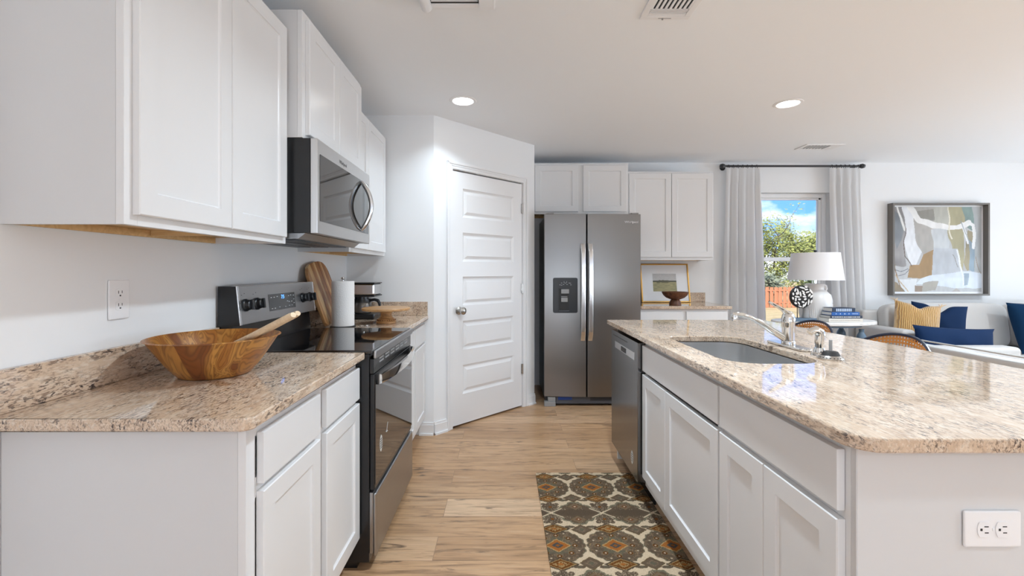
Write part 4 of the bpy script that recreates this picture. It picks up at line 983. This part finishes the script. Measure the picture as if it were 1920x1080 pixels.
def abstract(U, V):
    w1 = (vnoise(U*7, V*7, 1)-.5)*.05; w2 = (vnoise(U*7, V*7, 2)-.5)*.05; n = vnoise(U*5, V*9, 3); n2 = vnoise(U*40, V*14, 4)
    u = U+w1; v = V+w2
    C = np.zeros(U.shape+(3,)); C[:] = (.50, .51, .52)
    def poly(P, col, jit=.05): 
        m_ = pip(u, v, P); C[m_] = (np.array(col)*(1+jit*2*(n[..., None]-.5)))[m_]
    poly([(-.1, 1.1), (.16, 1.1), (.17, .7), (.16, .32), (-.1, .25)], (.30, .29, .29), .3)
    poly([(.02, .95), (.10, .9), (.12, .6), (.06, .5), (.0, .7)], (.22, .24, .26), .3)
    poly([(.12, 1.1), (.22, 1.1), (.28, .7), (.32, .45), (.26, .32), (.20, .34), (.15, .6)], (.74, .76, .79))
    poly([(.24, 1.1), (.48, 1.1), (.48, .5), (.34, .4), (.27, .62)], (.40, .385, .36), .15)
    poly([(.27, .95), (.47, .98), (.47, .83), (.36, .82)], (.28, .27, .24), .2)
    poly([(.47, 1.1), (.64, 1.1), (.64, .75), (.47, .76)], (.46, .46, .41), .1)
    poly([(.64, 1.1), (.80, 1.1), (.80, .26), (.68, .45), (.63, .62)], (.40, .37, .24), .12)
    poly([(.80, 1.1), (.92, 1.1), (.94, .7), (.80, .8)], (.22, .30, .28), .25)
    poly([(.90, 1.1), (1.1, 1.1), (1.1, .25), (.92, .25)], (.42, .44, .45), .12)
    poly([(.46, .73), (.63, .73), (.63, .5), (.46, .49)], (.55, .58, .60))
    poly([(.46, .5), (.72, .5), (.8, .22), (.42, .18)], (.50, .53, .57), .08)
    poly([(.17, .18), (.20, .33), (.30, .33), (.34, .42), (.46, .48), (.43, .18), (.30, .16)], (.36, .235, .115), .15)
    poly([(.84, .75), (.90, .72), (.93, .3), (.84, .25), (.80, .35)], (.34, .30, .20), .2)
    poly([(.86, .62), (.93, .55), (.92, .22), (.86, .27)], (.27, .35, .42), .2)
    poly([(.30, .155), (.60, .22), (.78, .25), (.98, .24), (1.1, .1), (.9, .03), (.5, .06), (.25, .1)], (.66, .72, .80), .06)
    poly([(.08, .16), (.26, .16), (.24, -.1), (.12, -.1)], (.70, .72, .74))
    poly([(.80, .22), (.86, .22), (.84, .07), (.79, .07)], (.34, .42, .50))
    poly([(-.1, .2), (.06, .12), (.2, -.1), (-.1, -.1)], (.30, .22, .12), .3)
    poly([(.24, .08), (.33, .07), (.33, -.1), (.24, -.1)], (.28, .20, .14))
    poly([(.33, .10), (.52, .12), (.50, -.0), (.33, -.02)], (.36, .335, .29), .15)
    poly([(.60, -.05), (.70, .05), (.80, -.05)], (.42, .38, .35))
    def stroke(P, wd, col):
        for (x0, y0_), (x1, y1_) in zip(P, P[1:]):
            dx, dy = x1-x0, y1_-y0_; t_ = np.clip(((u-x0)*dx+(v-y0_)*dy)/(dx*dx+dy*dy), 0, 1)
            C[np.hypot(u-x0-t_*dx, v-y0_-t_*dy) < wd] = col
    stroke([(.22, .98), (.32, .84), (.48, .77), (.64, .74), (.74, .755), (.84, .83)], .032, (.80, .80, .79))
    stroke([(.84, .83), (.90, .80), (.92, .66), (.91, .52)], .018, (.76, .77, .77)); stroke([(.78, .82), (.84, .62), (.85, .58)], .014, (.78, .79, .80))
    stroke([(.63, 1.05), (.64, .8), (.66, .62)], .008, (.72, .69, .58)); stroke([(.06, 1.0), (.13, .72)], .012, (.74, .74, .72))
    stroke([(.14, .75), (.16, .42), (.22, .32)], .004, (.12, .09, .07)); stroke([(.02, .6), (.05, .25), (.12, -.05)], .005, (.25, .15, .07)); stroke([(.05, .2), (.2, -.05)], .006, (.5, .38, .25))
    stroke([(.0, .24), (.1, .25), (.18, .29)], .003, (.12, .13, .16)); stroke([(.08, .2), (.15, .23), (.19, .28)], .003, (.12, .13, .16))
    stroke([(.72, .48), (.78, .28), (.79, .08)], .009, (.78, .80, .82)); stroke([(.68, .42), (.75, .3)], .003, (.25, .24, .22)); stroke([(.76, .85), (.86, .6), (.88, .45)], .004, (.30, .34, .36)); stroke([(.94, .4), (.99, .24)], .004, (.3, .25, .2))
    C *= (.93+.14*n2)[..., None]
    return C
raster('print', 220, 210, abstract, 'art', mb2, Matrix.Identity(4), 0, ax1-ax0-2*fw-.03, 0, az1-az0-2*fw-.04, 0).location = (ax0+fw+.012-(ax0+ax1)/2, YB-.0215-4.955, fw+.022)

# ------------------------------------------------------------------ sofas
def cushion(wx, wy, wz, n=14, p=2.6, puff=.0):      # soft rounded block centred at the origin
    b_ = bmesh.new(); bmesh.ops.create_cube(b_, size=2); bmesh.ops.subdivide_edges(b_, edges=b_.edges[:], cuts=n, use_grid_fill=True)
    for v_ in b_.verts:
        x, y, z = v_.co; q = 7.0
        m_ = (abs(x)**q+abs(y)**q+abs(z)**q)**(1/q); x, y, z = x/m_, y/m_, z/m_
        s_ = 1+puff*(1-x*x)*(1-z*z) if abs(y) > .5 else 1
        v_.co = (x*wx/2, y*wy/2*s_, z*wz/2)
    return b_
TR = Matrix.Translation
def sofa(name, label, loc, rz, L, D, H, armH, seatH, arms, cush, armW=.17, armF=0):
    r = thing(name, label, 'sofa', loc, rz, None)
    fr_ = MB().box(0, L, .02, D, .10, .30, .02, 3); fr_.box(0, L, D-.12, D, .29, H-.04, .025, 4); fr_.build('frame', 'sofa', r, off=False, smooth=50)
    for sx in arms:
        x0 = 0 if sx == 0 else L-armW
        MB().box(x0+.001, x0+armW, armF, D-.02, .105, armH, .035, 4).build('arm', 'sofa', r, off=False, smooth=50)
    x0 = armW if 0 in arms else 0; x1 = L-armW if 1 in arms else L; cwid = (x1-x0)/cush
    for k in range(cush):
        a = x0+k*cwid; cx = a+cwid/2
        MB().merge(cushion(cwid-.008, D-.19, .17), TR((cx, (D-.19)/2+.015, seatH-.085))).build('seat_cushion', 'sofa', r, off=False, smooth=60)
        if H > .75:
            bc = MB().merge(cushion(cwid-.01, .16, H-seatH+.035, puff=.12), TR((cx, D-.19, seatH+(H-seatH)/2+.022)) @ Matrix.Rotation(-.12, 4, 'X')).build('back_cushion', 'sofa', r, off=False, smooth=60)
    for x in (.08, L-.08):
        for y in (.1, D-.1): MB().lathe([(0, 0), (.018, 0), (.026, .1), (0, .1)], 14, c=(x, y, 0)).build('leg', 'rodblack', r, off=False)
    return r
sofa('sofa', 'long light grey linen sofa against the back wall under the abstract painting', (3.73, 4.05, 0), 0, 2.76, .79, .885, .70, .46, (0, 1), 2, .13, .20)
sb = sofa('loveseat', 'light grey linen loveseat seen from behind, beside the island', (4.42, 1.95, 0), -R90+PI, 2.09, .84, .66, .60, .44, (0, 1), 2)
pb = MB().tube([(.02, .842, .658), (2.07, .842, .658)], .007, 8).build('piping', 'sofa_seam', sb, off=False)
def pillow(name, label, w_, h_, t_, material, mtx, group=None, pinch=.10, crease=0):
    r = thing(name, label, 'pillow', mtx.translation, 0, group); r.matrix_world = mtx
    r.rotation_euler = mtx.to_euler(); r.location = mtx.translation
    def side(s_):
        def fn(a, b__):
            u, v_ = a*2-1, b__*2-1
            k = 1-pinch*(1-abs(u)**2.2)*abs(v_)**6 ; k2 = 1-pinch*(1-abs(v_)**2.2)*abs(u)**6
            th = t_/2*((1-abs(u)**3.0)*(1-abs(v_)**3.0))**.55
            wr = .006*math.sin(7*u+3*v_)*(1-abs(u))*(1-abs(v_))
            cz = -crease*max(0, v_)**2*math.exp(-(u/.28)**2)*h_
            return (u*w_/2*k2, s_*(th+wr), v_*h_/2*k+cz)
        return fn
    m_ = MB(); m_.grid(side(1), 26, 26); m_.grid(side(-1), 26, 26)
    bmesh.ops.remove_doubles(m_.bm, verts=m_.bm.verts[:], dist=1e-5); bmesh.ops.recalc_face_normals(m_.bm, faces=m_.bm.faces[:])
    m_.build('cover', material, r, off=False, smooth=80)
    return r
def PMX(x, y, z, yaw=0, leanb=0, roll=0): return TR((x, y, z)) @ Matrix.Rotation(yaw, 4, 'Z') @ Matrix.Rotation(leanb, 4, 'X') @ Matrix.Rotation(roll, 4, 'Y')
gp = pillow('throw_pillow', 'gold pleated throw pillow in the left corner of the sofa', .37, .48, .19, 'gold', PMX(3.985, 4.40, .715, -.34, -.25, .16), 'pillows on the sofa', .10, .09)
for x, z in ((-.172, .222), (.172, .222)):
    tb = MB()
    for q in range(7):
        a = q/6*2-1; tb.tube([(x*.96, 0, z*.96), (x*1.05+.012*a, .012*math.sin(q*2), z*1.08), (x*1.10+.03*a, .02*math.sin(q*2), z*1.15)], [.004, .003, .0015], 5)
    tb.build('tassel', 'cream_wood', gp, off=False)
pillow('throw_pillow', 'navy blue square throw pillow right behind the gold one', .43, .47, .15, 'navy2', PMX(4.25, 4.455, .70, -.42, -.20, .10), 'pillows on the sofa', .06, .17)
pillow('throw_pillow', 'navy blue square throw pillow at the right edge of the photo', .52, .50, .18, 'navy', PMX(5.16, 4.36, .705, -.05, -.30, 0), 'pillows on the sofa', .05, .03)
pillow('throw_pillow', 'long dark blue lumbar pillow at the front of the sofa', .71, .29, .14, 'navy2', PMX(4.09, 4.135, .60, -.06, -.12, .05), 'pillows on the sofa', .10)

# ------------------------------------------------------------------ end table and what stands on it
TX, TY, TZ = 3.105, 4.425, .775
tbt = thing('side_table', 'oval side table with weathered white top and slate-blue turned legs', 'table', (TX, TY, 0))
E = [(TX+.49*math.cos(2*PI*k/64), TY+.235*math.sin(2*PI*k/64)) for k in range(64)]
MB().prism(E, TZ-.034, TZ, .008).build('tabletop', 'tabletop', tbt, smooth=50)
E2 = [(TX+.36*math.cos(2*PI*k/48), TY+.15*math.sin(2*PI*k/48)) for k in range(48)]
MB().prism(E2, TZ-.06, TZ-.0345).build('apron', 'slate', tbt, smooth=40)
for x, y in ((-.27, -.13), (.27, -.13), (-.27, .13), (.27, .13)):
    MB().lathe([(0, 0), (.02, 0), (.026, .02), (.016, .05), (.02, .18), (.032, .36), (.036, .50), (.034, .555), (.022, .575), (.03, .59), (.040, .615), (.036, .645), (.020, .675), (.022, .704), (0, .7045)], 24, c=(TX+x, TY+y, 0)).build('leg', 'slate', tbt)
lp = thing('table_lamp', 'white ribbed jug table lamp with a white drum shade', 'lamp', (3.099, 4.53, TZ+.0005))
vp = [(0, 0), (.118, 0), (.126, .006), (.136, .06), (.140, .13), (.141, .155), (.143, .17), (.141, .20), (.128, .245), (.098, .275), (.078, .285), (.072, .30), (.075, .325), (.086, .346), (.088, .35), (.078, .352), (.02, .35), (0, .35)]
bs_ = MB().lathe(vp, 120, flute=(2, 4, 60, .028)).build('base', 'ceramic', lp, off=False, smooth=50)
for q in (1, -1): MB().tube([(q*.080, 0, .335), (q*.105, 0, .33), (q*.112, 0, .30), (q*.098, 0, .272)], .011, 10).build('handle', 'ceramic', bs_, off=False)
MB().lathe([(0, .3505), (.012, .351), (.012, .39), (.018, .392), (.018, .43), (.006, .432), (.006, .655), (0, .655)], 16).tube([(-.03, 0, .352), (-.03, 0, .40)], .004, 8).build('stem', 'chrome', lp, off=False)
MB().lathe([(.2385, .388), (.2365, .388), (.203, .656), (.2055, .656), (.2385, .388)], 64).build('lamp_shade', 'shade', lp, off=False, smooth=40)
MB().lathe([(0, .656), (.006, .656), (.006, .664), (.014, .667), (.014, .683), (0, .685)], 14).tube([(-.204, 0, .6535), (.204, 0, .6535)], .002, 6).tube([(0, -.204, .6535), (0, .204, .6535)], .002, 6).build('finial', 'rodblack', lp, off=False)
sc_ = thing('disc_sculpture', 'round black and white mosaic disc on a slate-blue stand', 'sculpture', (2.83, 4.335, TZ+.0005))
MB().box(-.118, .118, -.05, .05, 0, .030, .004).build('stand', 'slate', sc_, off=False)
MB().lathe([(0, .0302), (.004, .0302), (.004, .135), (0, .135)], 10, c=(-.035, 0, 0)).build('rod', 'rodblack', sc_, off=False)
DC = Vector((0, 0, .232)); DR = .108
dk = MB().lathe([(0, -.016), (DR-.008, -.016), (DR, -.008), (DR, .008), (DR-.008, .016), (0, .016)], 56, mtx=TR(DC) @ RX90).build('disc', 'black', sc_, off=False)
pbm = MB(); placed = []; rr_ = random.Random(5)
for _ in range(4000):
    a, rad = rr_.uniform(0, 2*PI), DR*.93*math.sqrt(rr_.random()); x, z = rad*math.cos(a), rad*math.sin(a); l = rr_.choice([.012, .016, .022, .026]); w_ = rr_.uniform(.0065, .0095) if l > .014 else .009; t_ = rr_.uniform(0, PI)
    pts_ = [(x+q*l*math.cos(t_), z+q*l*math.sin(t_)) for q in (-1, -.5, 0, .5, 1)]
    if any(math.hypot(*p_) > DR-.004 for p_ in pts_): continue
    if any(math.hypot(p_[0]-o_[0], p_[1]-o_[1]) < w_*.82+o_[2]*.82 for p_ in pts_ for o_ in placed): continue
    placed += [(p_[0], p_[1], w_) for p_ in pts_]
    P_ = [(x+l*1.15*math.cos(q)*math.cos(t_)-w_*math.sin(q)*math.sin(t_), z+l*1.15*math.cos(q)*math.sin(t_)+w_*math.sin(q)*math.cos(t_)) for q in [2*PI*k/14 for k in range(14)]]
    pbm.prism(P_, .0161, .019, .0008, mtx=TR(DC) @ RX90)
pbm.build('mosaic', 'ceramic', dk, off=False, smooth=40)
MB().lathe([(0, .0302), (.032, .0302), (.034, .04), (.026, .07), (.024, .10), (.03, .13), (0, .131)], 20, c=(.055, .018, 0)).build('neck', 'greyp', sc_, off=False)
# four books
bm_navy = mat('navy_cloth', (.012, .028, .065), .5); bm_blue = mat('blue_cloth', (.01, .10, .36), .4); bm_ink = mat('ink_cloth', (.02, .03, .06), .5); bm_wh = mat('cream_cloth', (.66, .62, .56), .6)
t = M['curtain'].node_tree; tl = t.nodes.new('ShaderNodeBsdfTranslucent'); tl.inputs[0].default_value = (.8, .8, .8, 1); mq = t.nodes.new('ShaderNodeMixShader'); mq.inputs[0].default_value = .1
t.links.new(t.nodes['Principled BSDF'].outputs[0], mq.inputs[1]); t.links.new(tl.outputs[0], mq.inputs[2]); t.links.new(mq.outputs[0], t.nodes['Material Output'].inputs[0])
gold_p = mat('pale_print', (.40, .50, .66), .5); grey_p = mat('faint_print', (.50, .47, .42), .6); wht_p = mat('white_print', (.75, .78, .82), .5)
bz_ = TZ+.0006; BY = 4.238
for nm, lab, xx0, xx1, th_, cm_, pm_, dp_ in (
    ('book', 'cream book at the bottom of the stack on the side table', 3.025, 3.345, .034, bm_wh, grey_p, .142),
    ('book', 'ink-blue book second from the bottom of the stack on the side table', 3.040, 3.338, .027, bm_ink, wht_p, .14),
    ('book', 'bright blue book second from the top of the stack on the side table', 3.052, 3.312, .032, bm_blue, gold_p, .138),
    ('book', 'small navy book with decorated spine on top of the stack on the side table', 3.058, 3.272, .038, bm_navy, gold_p, .13)):
    bk = thing(nm, lab, 'book', ((xx0+xx1)/2, BY+dp_/2, bz_), 0, 'books stacked on the side table')
    h_ = (xx1-xx0)/2; t_ = .0028
    MB().box(-h_, h_, -dp_/2, dp_/2, 0, t_, .0006).box(-h_, h_, -dp_/2, dp_/2, th_-t_, th_, .0006).box(-h_, h_, -dp_/2-.002, -dp_/2+t_, 0, th_, .0012).build('cover', cm_, bk, off=False)
    MB().box(-h_+.004, h_-.004, -dp_/2+t_+.0003, dp_/2-.004, t_+.0002, th_-t_-.0002).build('pages', 'paper', bk, off=False, smooth=0)
    sp = MB(); yy = -dp_/2-.0026; yz = yy+.0004; R_ = random.Random(int(xx1*1000))
    if th_ > .036:
        for k in range(9):
            x = -h_*.62+k*h_*.155; sp.box(x-.006, x+.006, yy, yz, th_*.16, th_*.84, mtx=None); 
    elif cm_ is bm_blue:
        for x in (-.09, -.05, -.012, -.006, .03): sp.box(x-.004, x+.004, yy, yz, th_*.35, th_*.65)
        sp.box(.06, .115, yy, yz, th_*.42, th_*.58)
    else:
        x = -h_*.9
        while x < h_*.78: 
            w_ = R_.uniform(.004, .012); sp.box(x, x+w_, yy, yz, th_*.36, th_*.64); x += w_+R_.uniform(.002, .006)
    sp.build('spine_print', pm_, bk, off=False, smooth=0)
    bz_ += th_+.0004

# ------------------------------------------------------------------ cane-back counter stools on the far side of the island
st = thing('counter_stool', 'counter stool with cane back and dark rim behind the island, nearer the sofa', 'stool', (1.86, 2.375, 0), 0, 'cane-back counter stools')
# local: seat faces -x (island); barrel back on +x side
BX, BW_, BT, BB = .205, .275, .915, .70
def backpt(u, t_):     # u across (-1..1), t up (0..1)
    top = BT-.115*abs(u)**2.3
    z = BB+(top-BB)*t_; y = BW_*u; x = BX-.10*abs(u)**2.2+.02*t_
    return Vector((x, y, z))
b_ = bmesh.new(); nu, nv = 30, 11
VV = [[b_.verts.new(backpt(-1+2*i/nu, j/nv)) for j in range(nv+1)] for i in range(nu+1)]
TH = .003
for i in range(nu):
    for j in range(nv):
        q = [VV[i][j], VV[i+1][j], VV[i+1][j+1], VV[i][j+1]]; c_ = sum((v_.co for v_ in q), Vector())/4; hr = .25 if j > nv-3 else .38
        oc = []
        for k in range(8):      # octagonal hole in each cell
            a_ = PI/8+PI/4*k-PI*.75-PI/8; du = math.cos(a_)*hr; dv_ = math.sin(a_)*hr
            oc.append(b_.verts.new(c_+(q[1].co-q[0].co)*du+(q[3].co-q[0].co)*dv_))
        for k in range(4):
            b_.faces.new((q[k], q[(k+1) % 4], oc[(2*k+2) % 8], oc[2*k+1], oc[2*k]))
bmesh.ops.solidify(b_, geom=b_.faces[:], thickness=TH)
MB().merge(b_).build('cane_back', 'cane', st, off=False, smooth=0)
edge = [backpt(-1, k/8) for k in range(8)]+[backpt(-1+2*k/40, 1) for k in range(41)]+[backpt(1, 1-k/8) for k in range(1, 9)]
MB().tube([p_+Vector((0, 0, .004)) for p_ in edge], .0075, 8).tube([backpt(-1+2*k/30, 0) for k in range(31)], .009, 8).build('back_rim', 'navyrim', st, off=False)
MB().merge(cushion(.42, .45, .06), TR((0, 0, .645))).build('seat', 'sofa', st, off=False, smooth=60)
for x, y in ((-.17, -.18), (-.17, .18)): MB().tube([(x*1.1, y*1.1, 0), (x, y, .615)], [.013, .018], 10).build('leg', 'navyrim', st, off=False)
for y in (-1, 1):
    MB().tube([(.21, y*.2, 0), (.17, y*.19, .615), (.165, y*.21, .66), (backpt(.8*y, .02).x, y*.205, .705)], [.013, .018, .014, .012], 10).build('leg', 'navyrim', st, off=False)
MB().tube([(-.178, -.186, .25), (-.178, .186, .25)], .009, 8).tube([(.19, -.19, .25), (.19, .19, .25)], .009, 8).tube([(-.178, -.186, .25), (.19, -.19, .25)], .009, 8).tube([(-.178, .186, .25), (.19, .19, .25)], .009, 8).build('stretcher', 'navyrim', st, off=False)
dup(st, (1.86, 3.02, 0), label='counter stool with cane back and dark rim behind the island faucet, before the side table')

# ------------------------------------------------------------------ outside the window
GZ = -1.5
struct(MB().grid(lambda a, b__: (-60+160*a, 5.3+115*b__, -.25+(GZ+.25)*min(1, b__*115/26)), 8, 60), 'ground', 'lawn')
fe = thing('wooden_fence', 'orange cedar picket fence across the back yard beyond the window', 'fence', (22, 34, GZ))
fpz = MB(); R_ = random.Random(3)
k = 0
x = 6.0
while x < 42:
    h_ = 1.55+R_.uniform(-.015, .015); off = .05 if k % 2 else -.03
    fpz.box(x, x+.14, 34+off, 34+off+.02, GZ+.02, GZ+h_); x += .165; k += 1
fpz.build('picket_panel', 'fence', fe, smooth=0)
s = MB()
for z in (.35, 1.25): s.box(6, 42, 33.995, 34.045, GZ+z, GZ+z+.09)
s.build('rail', 'fence', fe, smooth=0)
for q in range(16):
    MB().box(6.05+q*2.4, 6.15+q*2.4, 34.075, 34.17, GZ-.1, GZ+1.5).build('post', 'fence', fe, smooth=0)
def tree(label, x, y, h, cw, seed, leaf, n=5200, trunk=.14, lo=.25, group='trees beyond the fence', ls=.15):
    r = thing('tree', label, 'tree', (x, y, GZ), 0, group); R_ = random.Random(seed)
    tk = MB(); tips = []
    def branch(p, d, L_, rad, lev):
        pts = [p]; q = p.copy(); dd_ = d.copy()
        for i in range(5):
            dd_ = (dd_+Vector((R_.uniform(-.22, .22), R_.uniform(-.22, .22), R_.uniform(-.05, .18)))).normalized(); q = q+dd_*L_/5; pts.append(q.copy())
        tk.tube(pts, [rad*(1-.13*i) for i in range(6)], 6 if lev < 2 else 4)
        if lev >= 1: tips.extend(pts[2:])
        if lev < 3:
            for i in range(4 if lev == 0 else 3):
                a = R_.uniform(0, 2*PI); t_ = R_.choice(pts[1:] if lev else pts[2:])
                nd = (dd_*.6+Vector((math.cos(a), math.sin(a), R_.uniform(.2, .7)))*.8).normalized(); branch(t_, nd, L_*R_.uniform(.5, .72), rad*.5, lev+1)
    for s_ in range(3):
        branch(Vector((R_.uniform(-.3, .3), R_.uniform(-.3, .3), 0)), Vector((R_.uniform(-.35, .35), R_.uniform(-.3, .3), 1)).normalized(), h*.55, trunk*(1 if s_ == 0 else .7), 0)
    tk.build('trunk', 'bark', r, off=False, smooth=0)
    cl = [t_ for t_ in tips if t_.z > h*lo] or tips
    V_, F_ = [], []
    for i in range(n):
        if R_.random() < .72: c_ = R_.choice(cl)+Vector((R_.gauss(0, .32), R_.gauss(0, .32), R_.gauss(0, .28)))
        else:
            a = R_.uniform(0, 2*PI); rad = cw/2*math.sqrt(R_.random()); zz = R_.uniform(lo*.6, .96); c_ = Vector((rad*math.cos(a)*(1-.6*abs(zz-.55)), rad*math.sin(a)*(1-.6*abs(zz-.55)), h*zz))
        ax = Vector((R_.gauss(0, 1), R_.gauss(0, 1), R_.gauss(0, 1))).normalized(); bx = ax.orthogonal().normalized(); s_ = ls*R_.uniform(.6, 1.2)
        k_ = len(V_); V_ += [c_-ax*s_, c_+bx*s_*.45, c_+ax*s_, c_-bx*s_*.45]; F_.append((k_, k_+1, k_+2, k_+3))
    me = bpy.data.meshes.new('foliage'); me.from_pydata([tuple(v_) for v_ in V_], [], F_); me.update(); me.materials.append(M[leaf])
    o = bpy.data.objects.new('foliage', me); COL.objects.link(o); o.parent = r
    return r
tree('airy yellow-green tree with bare branches, tallest at the left of the window view', 22.6, 39.5, 6.6, 4.2, 1, 'leaf_a', 5200)
tree('bushy yellow-green tree in the middle of the window view', 32.5, 49.5, 7.3, 6.2, 2, 'leaf_a', 8500, lo=.12, ls=.2, trunk=.17)
tree('olive-green tree at the right of the window view', 30.3, 41.2, 5.0, 5.0, 8, 'leaf_a', 7000, lo=.12)
tree('pale grey-green low tree just over the fence, left of the window view', 20.8, 36.2, 2.6, 1.6, 4, 'leaf_c', 3600, .06, .12)
tree('dark olive thicket directly behind the fence', 25.6, 36.6, 2.4, 3.0, 5, 'leaf_b', 6000, .06, .05)
tree('distant olive tree hidden mostly by the left curtain', 17.4, 44, 6.0, 5.0, 6, 'leaf_b', 5000)
tree('distant olive tree hidden mostly by the right curtain', 42, 47, 5.5, 5.0, 7, 'leaf_b', 5000)
